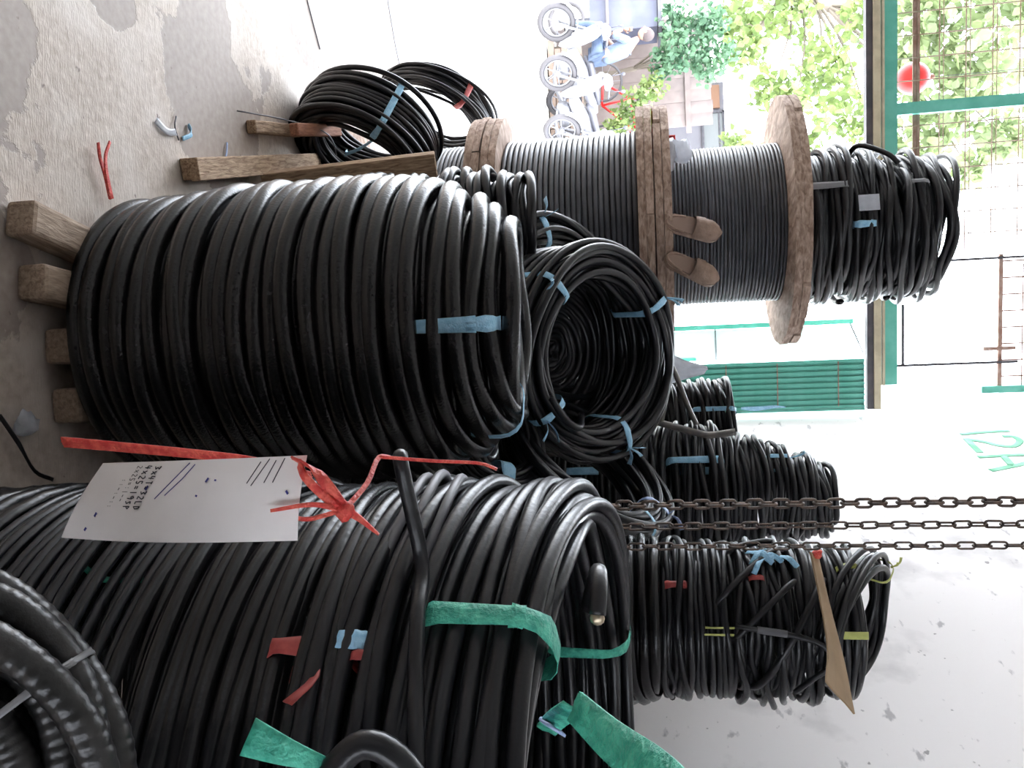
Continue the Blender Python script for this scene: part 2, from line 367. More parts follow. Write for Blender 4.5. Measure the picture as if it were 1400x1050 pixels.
# loose coils on top of the reels
tt = coil('loose black coil lying directly on the topmost reel', (DX+.04, DY-.05, 2.188), .36, .20, .0145, 4, m=RUBG, wob=.010, zwob=.006, seed=11, group='coils on the reels')
strap(tt, 'tie_band', -1.9, .27, .368, .0, .205, .03, ZIP, seed=1)
tt = coil('middle loose black coil of the heap on the reels, with a white label', (DX+.05, DY-.02, 2.39), .345, .20, .0145, 4, m=RUBG, wob=.012, zwob=.008, seed=12, group='coils on the reels')
strap(tt, 'tie_band', -1.45, .26, .358, .0, .10, .03, BLUE, seed=2)
er = Vector((math.cos(-1.7), math.sin(-1.7), 0))
obj('label_tag', MB().box(er*.362+Vector((0, 0, .06)), (.07, .004, .085), Euler((0, 0, -1.7+PI/2))), WHITEP, tt, smooth=False)
obj('loose_end', MB().tube(curve([(-.30, -.16, .02), (-.33, -.22, .06), (-.27, -.28, .16), (-.22, -.30, .20)], 14), .012, 8), RUBG, tt)
tt = coil('topmost loose black coil of the heap on the reels', (DX+.06, DY-.03, 2.595), .335, .235, .0145, 4, m=RUBG, wob=.012, zwob=.010, seed=13, group='coils on the reels', prof=lambda t: -.10*t*t)
strap(tt, 'tie_band', -2.0, .25, .345, .02, .12, .02, ZIP, seed=3)

# shoes standing on the middle reel
def shoe(label, base, toe, side):
    """closed-toe slipper; base = heel, toe = direction of the toe, sole outwards normal = side"""
    b = Vector(base); ax = Vector(toe).normalized(); up = Vector(side); up = (up-ax*up.dot(ax)).normalized(); rt = ax.cross(up)
    root = thing('slipper', label, 'shoe', b, group='slippers on the reel'); L = .255
    R = lambda p: (ax*p[0]+rt*p[1]+up*p[2])
    N = 18; prof = []
    for i in range(N+1):
        t = i/N; e = min(1, t/.16, (1-t)/.24); wdt = (.038+.012*t)*math.sqrt(max(.02, 1-(1-e)**2)); prof.append((t*L, wdt))
    def slab(z0, z1, k=1):
        mb = MB(); v = []; n = len(prof)
        for z in (z0, z1):
            v += [R((a, b_*k, z)) for a, b_ in prof]+[R((a, -b_*k, z)) for a, b_ in prof[::-1]]
        q = 2*n; return mb.add([tuple(x) for x in v], [tuple(range(q)), tuple(reversed(range(q, 2*q)))]+[(j, (j+1) % q, q+(j+1) % q, q+j) for j in range(q)])
    obj('sole', slab(0, .022), SHOE, root, smooth=False); obj('insole', slab(.022, .026, .86), SHOEI, root, smooth=False)
    def arch(t0, t1, h, m_, nm, grow=1.0):
        G_ = []
        for t in np.linspace(t0, t1, 9):
            i = min(N, max(0, int(round(t*N)))); wd = prof[i][1]*grow; hh = h*(1-.75*((t-t0)/(1-t0))**2.2) if t1 > .9 else h
            G_.append([tuple(R((t*L, wd*math.cos(a), .02+hh*math.sin(a)))) for a in np.linspace(0, PI, 11)])
        G_ = np.array(G_); inner = np.array([[tuple(R((t*L, prof[min(N, int(round(t*N)))][1]*grow*.9*math.cos(a), .02+.9*(h*(1-.75*((t-t0)/(1-t0))**2.2) if t1 > .9 else h)*math.sin(a)))) for a in np.linspace(0, PI, 11)] for t in np.linspace(t0, t1, 9)])
        mb = MB().grid(G_, close_v=False); mb.grid(inner[:, ::-1], close_v=False); obj(nm, mb, m_, root)
    arch(.48, .99, .052, SHOE, 'vamp'); arch(.50, .64, .056, SHOE, 'strap', 1.04)
    obj('heel_rim', MB().tube([R((.004+.11*(1-math.cos(a)), .038*math.sin(a) if True else 0, .026)) for a in np.linspace(-1.3, 1.3, 13)], .005, 6), SHOE, root)
    return root
shoe('brown closed-toe slipper leaning on the top reel, the one nearer the plastic bag', (-.665, 3.64, 1.575), (.22, .30, .90), (-.25, -1, .30))
shoe('brown closed-toe slipper leaning on the top reel, the one farther from the plastic bag', (-.515, 3.65, 1.572), (.42, .30, .88), (-.35, -1, .30))
# red handle and plastic bag on the reel
t = thing('hand_tool', 'red and yellow handled tool standing on the middle reel flange', 'tool', (-1.10, 3.90, 1.542))
obj('handle', MB().tube([(-.06, 0, .012), (0, 0, .012), (.05, 0, .012)], .012, 8), TREDM, t); obj('grip', MB().tube([(-.12, 0, .012), (-.06, 0, .012)], .0135, 8), mat('yellow grip', (.8, .35, .04), .5), t)
obj('bracket', MB().tube([(.0, 0, .012), (.0, .0, .10), (.055, 0, .10)], .008, 6), TREDM, t)
def blobmesh(c, r, seed, amp=.18, n=16):
    rng = np.random.default_rng(seed); mb = MB().ball(c, r, n); V = mb.v[0]; d = rng.normal(0, 1, (6, 3)); ph = rng.uniform(0, 6, 6)
    u = (V-np.array(c))/np.array(r); s_ = 1+amp*sum(np.sin(3.5*(u@d[i])+ph[i]) for i in range(6))/3; mb.v[0] = np.array(c)+(V-np.array(c))*s_[:, None]; return mb
t = thing('plastic_bag', 'crumpled white plastic bag on the middle reel beside the winding', 'bag', (-.98, 3.76, 1.542))
obj('pouch', blobmesh((0, 0, .058), (.075, .05, .052), 4, .2), WHITEP, t)
obj('mouth', blobmesh((-.01, 0, .12), (.05, .035, .045), 9, .3), WHITEP, t)

# ------------------------------------------------------------------ the big thick-cable coil on pallet boards
BX, BY, BZ = -.165, 2.24, .085
big = coil('largest coil of very thick black cable, standing on wooden boards on the floor', (BX, BY, BZ), .405, 1.085, .0225, 2, m=RUBW,
           prof=lambda t: -.045*(1-t)**6-(0 if t < .72 else 1.0*((t-.72)/.28)**1.8*.36)+.03*math.sin(t*3), wob=.0045, zwob=.006, seed=21, seg=80, sides=10, tight=.90,
           tiltf=lambda t, i: (0.01*math.sin(i*1.9), -(.10 if t > .5 else 0)*max(0, t-.5)*2.0+.01*math.sin(i*2.7)))
inner = [(.21-.035*l, z) for l in range(3) for z in (1.02, .99)]
obj('top_layers', winding([(r, z) for r, z in inner], .0195, 60, 8, .003, .003, 8), RUBW, big)
obj('core_bundle', MB().disc((0, 0, .02), .27, .95, 30), RUB, big)
strap(big, 'tie_band', -1.50, .20, .375, .80, 1.065, .035, BLUE, seed=4, label='blue raffia tie round the top turns')
strap(big, 'tie_band', -.45, .16, .33, .93, 1.09, .02, BLUE, seed=5, tails=0)
t = thing('wooden_pallet', 'dark wooden pallet under the largest thick cable coil', 'pallet', (BX, BY, 0))
for i, (x, y0, y1, r) in enumerate(((-.20, -.475, .42, -.26), (-.095, -.44, .42, -.10), (.03, -.355, .42, 0), (.17, -.335, .42, .05))):
    c = Vector((x, (y0+y1)/2, .042)); mb = MB(); mb.box((0, 0, 0), (abs(y1-y0), .088, .078))
    o = obj('board', mb, DWOOD, t, smooth=False, loc=c, rot=(0, 0, PI/2+r*.6)); bv = o.modifiers.new('bevel', 'BEVEL'); bv.width = .012; bv.segments = 2

# planks beside the big coil
def plank(label, a, b, w_, th_, m_, split=True, name='wooden_plank', group=None):
    a = Vector(a); b = Vector(b); d = b-a; L = d.length; q = d.to_track_quat('X', 'Z')
    o = thing(name, label, 'plank', (a+b)/2, group=group); o.rotation_euler = q.to_euler()
    parts = ((0, .27), (-.27, .46)) if split else ((0, 1),)
    if split:
        u = obj('board', MB().box((0, 0, th_*.26), (L, w_, th_*.46)), m_, o, smooth=False); v = obj('board', MB().box((.004, .003, -th_*.25), (L*.99, w_*.94, th_*.48)), m_, o, smooth=False)
        for x in (u, v): k = x.modifiers.new('bevel', 'BEVEL'); k.width = .004; k.segments = 2
    else:
        u = obj('board', MB().box((0, 0, 0), (L, w_, th_)), m_, o, smooth=False); k = u.modifiers.new('bevel', 'BEVEL'); k.width = .008; k.segments = 3
    return o
plank('two-layer wooden batten lying on the floor beside the largest coil', (-.735, 2.54, .036), (-1.03, 3.60, .036), .075, .070, PLANKW)
plank('longer two-layer wooden batten leaning up beside the leaning black coils', (-.80, 3.06, .05), (-.865, 3.2, .70), .10, .075, PLANKW)
plank('narrow wooden batten on the floor behind the red-brown stick', (-1.02, 3.02, .022), (-1.17, 3.62, .022), .05, .042, PLANKW, False)
plank('short red-brown wooden stick lying across the battens', (-1.02, 3.10, .16), (-1.13, 3.50, .19), .05, .04, REDW, False, name='wooden_stick')

# leaning coils on the left
ee = coil('thick-bundled black coil with a blue tie, leaning on the wooden battens', (-1.20, 3.62, .335), .315, .25, .0115, 6, axis=(.84, -.46, -.28), m=RUBG, wob=.005, zwob=.004, seed=31)
strap(ee, 'tie_band', 2.45, .19, .32, -.004, .254, .026, BLUE, seed=6)
obj('wrap_tie', MB().ribbon(curve([(-.10, .10, .2), (-.05, .02, .22), (.02, -.08, .2), (.05, -.10, .16)], 12), (0, .3, 1), .02), BLUE, ee)
ef = coil('thin dark cable coil with a red tie, leaning behind the other leaning coil', (-1.63, 4.72, .36), .34, .16, .0085, 5, axis=(.86, -.40, -.30), m=RUBG, wob=.010, zwob=.008, seed=32)
strap(ef, 'tie_band', 2.3, .24, .345, -.004, .164, .03, DRED, seed=7, label='red tie')

# ------------------------------------------------------------------ stack in the middle, behind the largest coil
hh = coil('coil of stiff grey cable behind the top of the largest coil', (-.56, 2.98, .50), .215, .62, .017, 2, m=RUBG, wob=.010, zwob=.008, seed=41, prof=lambda t: -.25*max(0, t-.7)*2)
coil('squat black coil on the floor under the stiff grey cable coil', (-.56, 2.98, 0), .215, .495, .016, 1, m=RUBG, seed=42, seg=32, sides=6)
coil('tall black coil on the floor carrying the tilted ring coils', (-.02, 3.02, 0), .30, .93, .014, 2, m=RUBG, wob=.006, seed=43, seg=48, sides=6)
dax = (.06, -.66, .75)
d2 = coil('tilted black ring coil peeking out behind the big open ring coil', (-.25, 3.21, 1.10), .37, .15, .0125, 4, axis=(-.12, -.62, .78), m=RUBG, wob=.008, zwob=.006, seed=44)
strap(d2, 'tie_band', 3.55, .24, .375, 0, .155, .028, BLUE, tails=2, seed=8)
d1 = coil('open ring coil of black cable tilted to face the camera, three blue ties', (-.113, 3.02, 1.125), .362, .32, .0125, 5, axis=dax, m=RUBG, wob=.009, zwob=.006, seed=45, seg=64)
for k, th in enumerate((.25, 2.1, 3.9, 5.3)):
    strap(d1, 'tie_band', th, .235, .366, .12, .326, .024, BLUE, tails=2 if k else 3, seed=50+k)
obj('filler_turns', winding(cells(.315, .05, .0125, 15), .0125, 44, 6, .004, .004, 99), RUBG, d1)  # added near-solid disc of turns, blocks bright background so the opening stays dark
obj('loose_end', MB().tube(curve([(.20, -.10, .28), (.23, -.16, .33), (.20, -.22, .335), (.12, -.28, .33)], 14), .0125, 8), RUBG, d1)
c3 = coil('upright ring coil with thin pale blue tie, right of the open ring coil', (.36, 2.86, 1.22), .315, .15, .0125, 4, axis=(-.72, -.30, .62), m=RUBG, wob=.009, zwob=.007, seed=46)
strap(c3, 'tie_band', 1.35, .20, .32, 0, .155, .022, PALE, tails=2, seed=60, label='pale blue raffia tie')
strap(c3, 'tie_band', .9, .20, .32, 0, .155, .016, BLUE, seed=61)
c3b = coil('black coil with a wide blue tie between largest coil and open ring coil', (.20, 2.62, .93), .17, .16, .009, 3, axis=(-.35, -.55, .76), m=RUBG, wob=.005, zwob=.004, seed=47)
strap(c3b, 'tie_band', .2, .09, .172, 0, .164, .05, BLUE, seed=62)
coil('black coil on the floor under the blue-tied coil by the largest coil', (.44, 2.83, 0), .22, .90, .014, 1, m=RUBG, seed=48, seg=32, sides=6)

# far right stacks
def stack(x, y, items, group):
    z = 0; out = []
    for (label, R, H, rc, dx, dy, seed, kw) in items:
        out.append(coil(label, (x+dx, y+dy, z), R, H, rc, kw.pop('layers', 2), seed=seed, group=group, **kw)); z += H+.003
    return out
c1 = stack(.25, 4.28, [
    ('lowest coil of the far stack next to the green gate slats', .21, .75, .012, 0, 0, 70, dict(m=RUBG, seg=32, sides=6, layers=1)),
    ('second coil from the floor in the far stack by the green gate slats', .215, .52, .011, -.01, 0, 71, dict(m=RUBG, wob=.006)),
    ('third coil from the floor in the far stack, blue-tied, by green slats', .21, .28, .010, .01, 0, 72, dict(m=RUBG, wob=.009, zwob=.006)),
    ('top coil of the far stack by the green slats, leaning higher with thin blue tie', .235, .32, .011, -.005, -.02, 73, dict(m=RUBG, wob=.008, zwob=.006, tiltf=lambda t, i: (.0, -.08)))], 'far coil stack')
strap(c1[2], 'tie_band', 3.9, .13, .214, .02, .24, .03, BLUE, seed=75); strap(c1[3], 'tie_band', 4.3, .15, .24, .12, .33, .022, BLUE, seed=76); strap(c1[1], 'tie_band', 4.0, .13, .22, .2, .5, .03, BLUE, seed=77)
c2 = stack(.47, 3.62, [
    ('lowest coil of the stepped stack against the white wall', .26, .80, .013, 0, 0, 80, dict(m=RUBG, seg=32, sides=6, layers=1)),
    ('second coil from the floor in the stepped stack by the wall', .275, .60, .0125, 0, 0, 81, dict(m=RUBG, wob=.008, zwob=.006)),
    ('broad middle coil of the stepped stack with a blue tie on its front', .275, .36, .0125, .0, -.02, 82, dict(m=RUBG, wob=.010, zwob=.008)),
    ('fourth coil from the floor in the stepped stack, set back a little', .235, .165, .0115, .01, 0, 83, dict(m=RUBG, wob=.008, zwob=.006)),
    ('narrow coil second from the top of the stepped stack', .205, .10, .0105, .02, 0, 84, dict(m=RUBG, wob=.008, zwob=.006)),
    ('top coil of the stepped stack by the white wall', .185, .17, .0115, .04, 0, 85, dict(m=RUBG, wob=.008, zwob=.006, prof=lambda t: -.25*t*t))], 'stepped coil stack')
strap(c2[2], 'tie_band', 4.15, .18, .28, .14, .365, .03, BLUE, seed=86); strap(c2[1], 'tie_band', 4.3, .18, .28, .3, .6, .03, BLUE, seed=87); strap(c2[4], 'tie_band', 3.8, .13, .21, .0, .105, .02, BLUE, seed=88, tails=2)
# bent steel pipe frame standing on the coils
pf = thing('pipe_frame', 'bent grey steel pipe frame resting on the coils below the green slats', 'pipe frame', (.16, 3.22, 1.42))
PIPE = mat('grey steel pipe', (.16, .155, .15), .38, metal=.6, c2=(.24, .22, .2), vscale=30)
o_ = Vector((.16, 3.22, 1.42)); q = lambda *a: [tuple(Vector(p)-o_) for p in a]
obj('rail', MB().tube(curve(q((.10, 3.16, 1.30), (.145, 3.2, 1.46), (.205, 3.2, 1.66), (.215, 3.2, 1.71), (.205, 3.2, 1.80)), 20), .0135, 10), PIPE, pf)
obj('hoop', MB().tube(curve(q((.175, 3.2, 1.66), (.10, 3.22, 1.63), (-.02, 3.24, 1.59), (-.045, 3.24, 1.57), (-.045, 3.24, 1.50), (-.05, 3.24, 1.44)), 30), .010, 8), PIPE, pf)
obj('strut', MB().tube(q((.165, 3.2, 1.53), (-.03, 3.24, 1.575)), .011, 8), PIPE, pf)
t = thing('plastic_sack', 'white sack with folded pointed corner beside the pipe frame', 'sack', (-.05, 3.55, 1.30))
mb = blobmesh((0, 0, .14), (.13, .11, .17), 14, .12, 20); V = mb.v[0]; k = np.clip((V[:, 2]-.18)/.14, 0, 1); V[:, 0] = V[:, 0]*(1-.6*k)+.02*k; V[:, 2] += .12*k*k; obj('pouch', mb, WHITEP, t)
obj('dark_label', MB().lathe([(.128, .03), (.137, .10), (.136, .13)], 24), RUBG, t)
coil('small black coil carrying the white sack', (-.05, 3.56, .62), .15, .68, .012, 1, m=RUBG, seed=90, seg=32, sides=6)
coil('black coil on the floor hidden low behind the tilted ring coils', (-.05, 3.56, 0), .16, .615, .012, 1, m=RUBG, seed=91, seg=24, sides=6)

# stack B behind the chains
bs = stack(.655, 2.34, [
    ('lowest thick coil of the stack behind the hanging chains', .23, .90, .016, 0, 0, 100, dict(m=RUB, seg=32, sides=6, layers=1)),
    ('thick black coil behind the chains, below the red-tied coil', .225, .60, .0155, 0, 0, 101, dict(m=RUB, wob=.004)),
    ('bulging black coil with a red tie, behind the chains', .213, .075, .0085, 0, .0, 102, dict(m=RUBG, wob=.007, zwob=.006, layers=3)),
    ('black coil with double yellow tie and loose cable end, behind the chains', .205, .108, .0085, 0, .0, 103, dict(m=RUBG, wob=.004, zwob=.004, layers=3)),
    ('black coil with messy blue raffia on its left shoulder, behind the chains', .208, .135, .0085, 0, .0, 104, dict(m=RUBG, wob=.008, zwob=.009, layers=3)),
    ('black coil just under the cardboard sheet, behind the chains', .208, .078, .0095, 0, 0, 105, dict(m=RUBG, wob=.006, zwob=.006)),
    ('upper black coil with small yellow label above the cardboard sheet', .200, .088, .0085, 0, 0, 106, dict(m=RUBG, wob=.005, zwob=.004, layers=3))], 'coils behind the chains')
strap(bs[2], 'tie_band', 4.05, .14, .217, .0, .078, .02, DRED, seed=110, label='red tie')
strap(bs[3], 'tie_band', 4.55, .14, .209, .02, .12, .005, YEL, seed=111, label='thin yellow tie'); strap(bs[3], 'tie_band', 4.63, .14, .209, .0, .12, .005, YEL, seed=112, label='thin yellow tie')
P = [(-.04, -.212, .10), (-.035, -.222, .15), (-.025, -.222, .22), (.0, -.222, .30), (.05, -.215, .32), (.09, -.20, .28), (.13, -.18, .24)]
obj('loose_end', MB().tube(curve(P, 26), .007, 8), RUBG, bs[3])
obj('tape_sleeve', MB().tube(curve([P[1], P[2]], 6), .009, 8), GREYC, bs[3])
b4 = bs[4]; mb = MB(); rng = random.Random(9)
for i in range(7):
    a0 = 3.62+rng.uniform(-.12, .12); z0 = .02+rng.uniform(0, .12); a1 = a0+rng.uniform(.1, .3); z1 = z0+rng.uniform(-.05, .07)
    mb.ribbon(curve([(.216*math.cos(a0), .216*math.sin(a0), z0), (.228*math.cos((a0+a1)/2), .228*math.sin((a0+a1)/2), (z0+z1)/2), (.216*math.cos(a1), .216*math.sin(a1), z1)], 8), (math.cos(a0)*.3, math.sin(a0)*.3, 1), .014)
obj('raffia_wrap', mb, BLUE, b4)
for k, (a0, z0, a1, z1) in enumerate(((3.3, .15, 4.3, -.06), (3.9, .16, 4.75, -.03), (3.5, -.02, 3.2, .13))):
    obj('crossing_strand', MB().tube([((.217-.035*abs(2*(a-a0)/(a1-a0)-1)**5)*math.cos(a), (.217-.035*abs(2*(a-a0)/(a1-a0)-1)**5)*math.sin(a), z0+(z1-z0)*((a-a0)/(a1-a0))) for a in np.linspace(a0, a1, 22)], .0085, 8), RUBG, b4)
obj('crossing_strand', MB().tube([((.217-.035*abs((a-4.7)/.8)**6)*math.cos(a), (.217-.035*abs((a-4.7)/.8)**6)*math.sin(a), .08-.20*((a-3.9)/1.6)) for a in np.linspace(3.9, 5.5, 26)], .0095, 8), RUBG, bs[5])
strap(bs[6], 'tie_band', 3.75, .14, .205, .03, .092, .016, YEL, seed=113, label='yellow tie'); strap(bs[4], 'tie_band', 3.95, .14, .214, .03, .07, .014, DRED, seed=114)
er = Vector((math.cos(4.62), math.sin(4.62), 0)); obj('yellow_label', MB().box(er*.206+Vector((0, 0, .05)), (.018, .003, .062), Euler((0, 0, 4.62+PI/2))), YEL, bs[6], smooth=False)
# drooping top bundle
tb = thing('cable_coil', 'thin tilted coil drooping over the right end of the chain-side stack top', 'cable coil', (.645, 2.30, 1.985), group='coils behind the chains')
tb.rotation_euler = Vector((.22, -.55, .9)).to_track_quat('Z', 'Y').to_euler()
obj('cable_winding', winding([(.172-.014*(i % 3), -.004+.0145*(i//3)) for i in range(11)], .0085, 64, 8, .006, .005, 115, ecc=.1), RUBG, tb)
strap(tb, 'tie_band', 2.2, .125, .186, -.018, .06, .012, YEL, seed=116, tails=2, label='yellow tie')
cb = thing('cardboard_sheet', 'brown cardboard sheet stuck between coils behind the chains, red tie at its end', 'cardboard', (.57, 2.10, 1.885))
mb = MB(); A = curve([(-.135, .02, -.012), (-.02, -.04, .0), (.07, -.11, .005), (.135, -.19, -.005)], 16); mb.ribbon(A, (-.45, -.75, -.55), [.045+.085*(i/(len(A)-1))**2 for i in range(len(A))], .004)
obj('sheet', mb, CARD, cb, smooth=False); obj('red_tie', blobmesh((-.135, .02, -.005), (.012, .012, .012), 3, .3, 8), RED, cb)

# ------------------------------------------------------------------ hanging chains
def chain(label, x, y, z0, z1, pitch, rw, hw, ph=0):
    root = thing('hanging_chain', label, 'chain', (x, y, z0), group='hoist chains'); n1 = int((z1-z0)/pitch)
    hl = pitch*.5+rw*1.0                                           # centreline half length
    pts = []; ws = hw-rw; st = hl-ws*.9
    for a in np.linspace(0, PI, 7): pts.append((ws*math.cos(a), 0, st+ws*.9*math.sin(a)))
    for a in np.linspace(PI, 2*PI, 7): pts.append((ws*math.cos(a), 0, -st+ws*.9*math.sin(a)))
    me = MB().tube(pts, rw, 6, close=True).mesh('link', CHN)
    rng = random.Random(n1+int(x*1000))
    for i in range(n1):
        o = obj('link', me, CHN, root, loc=(rng.uniform(-.0006, .0006), 0, (i+.5)*pitch), rot=(0, rng.uniform(-.03, .03), (PI/2 if i % 2 else 0)+ph+rng.uniform(-.10, .10)))
    rest = MB(); z = n1*pitch
    while z0+z < 4.19:
        i = int(round(z/pitch)); R = Matrix.Rotation((PI/2 if i % 2 else 0)+ph, 3, 'Z')
        rest.tube([tuple(R @ Vector(p)+Vector((0, 0, z+pitch*.5))) for p in pts], rw, 4, close=True); z += pitch
    o = obj('upper_links', rest, CHN, root); o['kind'] = 'stuff'
chain('heaviest of the three hanging iron chains, with the biggest links', .281, 1.90, 1.19, 2.42, .0283, .0035, .0125, .12)
chain('middle of the three hanging iron chains, thin long links', .332, 1.92, 1.19, 2.42, .0312, .0026, .0100, .25)
chain('thin hanging iron chain farthest from the green gate', .373, 1.90, 1.19, 2.42, .0312, .0024, .0096, .1)

# ------------------------------------------------------------------ near right stack (A)
AX, AY = .625, 1.31
a0 = coil('lowest thick coil of the near stack, mostly below the frame', (AX, AY, 0), .47, .52, .014, 1, m=RUB, seed=120, seg=40, sides=6, group='near coil stack')
a1 = coil('thinner black coil with a teal tie, low in the near stack', (AX, AY, .522), .475, .30, .0075, 1, m=RUBG, seed=121, seg=72, group='near coil stack', wob=.003, zwob=.003)
strap(a1, 'tie_band', 3.55, .38, .48, .12, .30, .012, TEAL, seed=122, label='teal tie')
a2 = coil('dark black coil behind the paper sheet, small red and blue ties', (AX, AY, .824), .472, .30, .0115, 2, m=RUB, seed=123, seg=72, group='near coil stack', wob=.005, zwob=.005)
strap(a2, 'tie_band', 3.98, .38, .477, .20, .27, .022, DRED, seed=124, tails=1); strap(a2, 'tie_band', 3.96, .38, .477, .27, .34, .022, BLUE, seed=125); strap(a2, 'tie_band', 4.0, .38, .477, .31, .345, .012, DRED, seed=126)
a3 = coil('top coil of the near stack, thick glossy cable with green ties', (AX, AY, 1.127), .47, .285, .0112, 4, m=RUBG, seed=127, seg=88, sides=10, group='near coil stack', wob=.007, zwob=.006, tight=1.0)
a3.rotation_euler = (.095, 0, 0); a3.location.z = 1.112
strap(a3, 'tie_band', 3.88, .355, .482, .12, .293, .030, TEAL, seed=128, label='wide green tie'); strap(a3, 'tie_band', 1.86, .350, .478, .12, .292, .020, TEAL, seed=129, label='green tie on the far rim')
strap(a3, 'tie_band', 4.32, .36, .476, .02, .16, .035, DRED, seed=130, label='dull red tape')
RI = Matrix.Rotation(-.095, 3, 'X')
W3 = lambda x, y, z: tuple(RI @ Vector((x-AX, y-AY, z-1.112)))
obj('loose_end', MB().tube(curve([W3(.082, .99, 1.195), W3(.10, .98, 1.20)]+[(.494*math.cos(a), .494*math.sin(a), .125+.10*(a-3.75)) for a in np.linspace(3.75, 4.9, 9)], 44), .0095, 10), RUBG, a3)
obj('loose_end', MB().tube(curve([W3(.32, 1.20, 1.40), W3(.26, 1.10, 1.418), W3(.235, 1.04, 1.428), W3(.25, 1.00, 1.43), W3(.275, .99, 1.428)], 20), .0105, 10), RUBG, a3)
obj('cut_end', MB().ball(W3(.278, .988, 1.428), (.009, .006, .009), 10), BRASS, a3)
gc = MB()
for k, (r_, z_) in enumerate(((.492, .03), (.497, .055), (.49, .085))):
    gc.tube([((r_-.05*((a-3.35)/.4)**2)*math.cos(a), (r_-.05*((a-3.35)/.4)**2)*math.sin(a), z_+.03*math.sin((a-3.1)*4)) for a in np.linspace(2.95, 3.75, 20)], .0075, 8)
obj('grey_leads', gc, GREYC, a3)
obj('folded_loop', MB().tube(curve([W3(.46, .70, 1.18), W3(.36, .68, 1.20), W3(.305, .69, 1.245), W3(.345, .70, 1.29), W3(.46, .72, 1.30)], 30), .0125, 10), RUBG, a3, label='thick cable loop bulging forward')
mb = MB(); mb.ribbon(curve([W3(.318, .68, 1.215), W3(.305, .675, 1.185), W3(.293, .67, 1.152)], 8), (0, -.3, .2), [.012, .016, .02, .024, .028, .030, .030, .032, .032][:9], .003) if False else None
T_ = curve([W3(.318, .68, 1.215), W3(.308, .675, 1.185), W3(.293, .67, 1.150)], 8); mb.ribbon(T_, (1, -.1, .3), [.010+.022*i/(len(T_)-1) for i in range(len(T_))], .003)
obj('tie_tail', mb, TEAL, a3, label='green raffia tail end')
T_ = curve([W3(.232, .60, 1.438), W3(.238, .56, 1.465), W3(.236, .50, 1.498), W3(.232, .42, 1.52)], 12)
mb = MB().ribbon(T_, (1, .1, -.75), [.022+.012*i/(len(T_)-1) for i in range(len(T_))], .003)
T2 = curve([W3(.30, .72, 1.40), W3(.262, .65, 1.418), W3(.234, .602, 1.437)], 8); mb.ribbon(T2, (.4, 0, .9), .018, .002)
obj('tie_tail', mb, TEAL, a3, label='broad green raffia tail folded back towards the camera')
obj('tie_tail', MB().ribbon(curve([W3(.285, .70, 1.405), W3(.262, .64, 1.412), W3(.25, .60, 1.425)], 8), (.5, 0, .8), .014, .002), PALE, a3, label='pale blue raffia under the green tail')
ri = coil('small coil of glossy cable standing in the front edge of the near stack', (.52, .84, 1.415), .05, .05, .006, 2, axis=(.1, -.3, .9), m=RUBG, seed=131, wob=.003) if False else None

# paper sheet tied to the near stack
pp = thing('paper_sheet', 'long white paper sheet with handwritten notes hanging by red raffia', 'paper', (.105, .75, 1.185))
def Pp(u, v): # u: 0 left .. 1 right, v: 0 top .. 1 bottom
    tl, tr, bl, br = Vector((.060, .745, 1.180)), Vector((.138, .735, 1.172)), Vector((.068, .80, .930)), Vector((.146, .80, .878))
    p = (tl*(1-u)+tr*u)*(1-v)+(bl*(1-u)+br*u)*v
    return p+Vector((0, -.012*math.sin(v*PI)*(.5+u)-.006*math.sin(u*PI), 0))
def Pn(u, v, off=-.0012): return Pp(u, v)+Vector((0, off, 0))-Vector((.105, .75, 1.185))
g = np.array([[tuple(Pn(u, v, 0)) for u in np.linspace(0, 1, 9)] for v in np.linspace(0, 1, 25)])
mb = MB().grid(g, close_v=False); mb.grid((g+np.array([0, .0006, 0]))[:, ::-1], close_v=False); obj('sheet', mb, PAPER, pp)
def on_paper(name, lines, m_, w_):
    mb = MB()
    for ln in lines: mb.ribbon([tuple(Pn(*a)) for a in ln], tuple((Pn(.6, ln[0][1])-Pn(.4, ln[0][1])) if abs(ln[0][1]-ln[-1][1]) > abs(ln[0][0]-ln[-1][0])*.3 else (Pn(.5, .6)-Pn(.5, .4))), w_, .0003)
    obj(name, mb, m_, pp, smooth=False)
# simple single-stroke glyphs on a 0..1 box (x right, y down)
GL = {'0': [[(.5, 0), (.1, .3), (.1, .7), (.5, 1), (.9, .7), (.9, .3), (.5, 0)]], '1': [[(.5, 0), (.5, 1)]], '2': [[(.1, .2), (.5, 0), (.9, .25), (.1, 1), (.9, 1)]],
      '3': [[(.1, 0), (.9, .1), (.4, .45), (.9, .7), (.1, 1)]], '4': [[(.2, 0), (.1, .6), (.9, .6)], [(.7, .1), (.6, 1)]], '5': [[(.9, 0), (.2, 0), (.2, .45), (.8, .6), (.7, .95), (.1, 1)]],
      '9': [[(.9, .3), (.4, .5), (.1, .25), (.5, 0), (.9, .3), (.7, 1)]], '=': [[(.1, .35), (.9, .35)], [(.1, .65), (.9, .65)]], 'x': [[(.1, .3), (.9, 1)], [(.9, .3), (.1, 1)]],
      'L': [[(.2, 0), (.2, 1), (.9, 1)]], 'D': [[(.2, 0), (.2, 1), (.9, .6), (.7, .1), (.2, 0)]], 'S': [[(.9, .1), (.2, .2), (.8, .7), (.1, 1)]], 'P': [[(.2, 1), (.2, 0), (.9, .2), (.2, .55)]],
      '7': [[(.1, 0), (.9, 0), (.4, 1)]], ':': [[(.4, .3), (.6, .3)], [(.4, .8), (.6, .8)]], '-': [[(.1, .5), (.9, .5)]], 'T': [[(.1, 0), (.9, 0)], [(.5, 0), (.5, 1)]]}
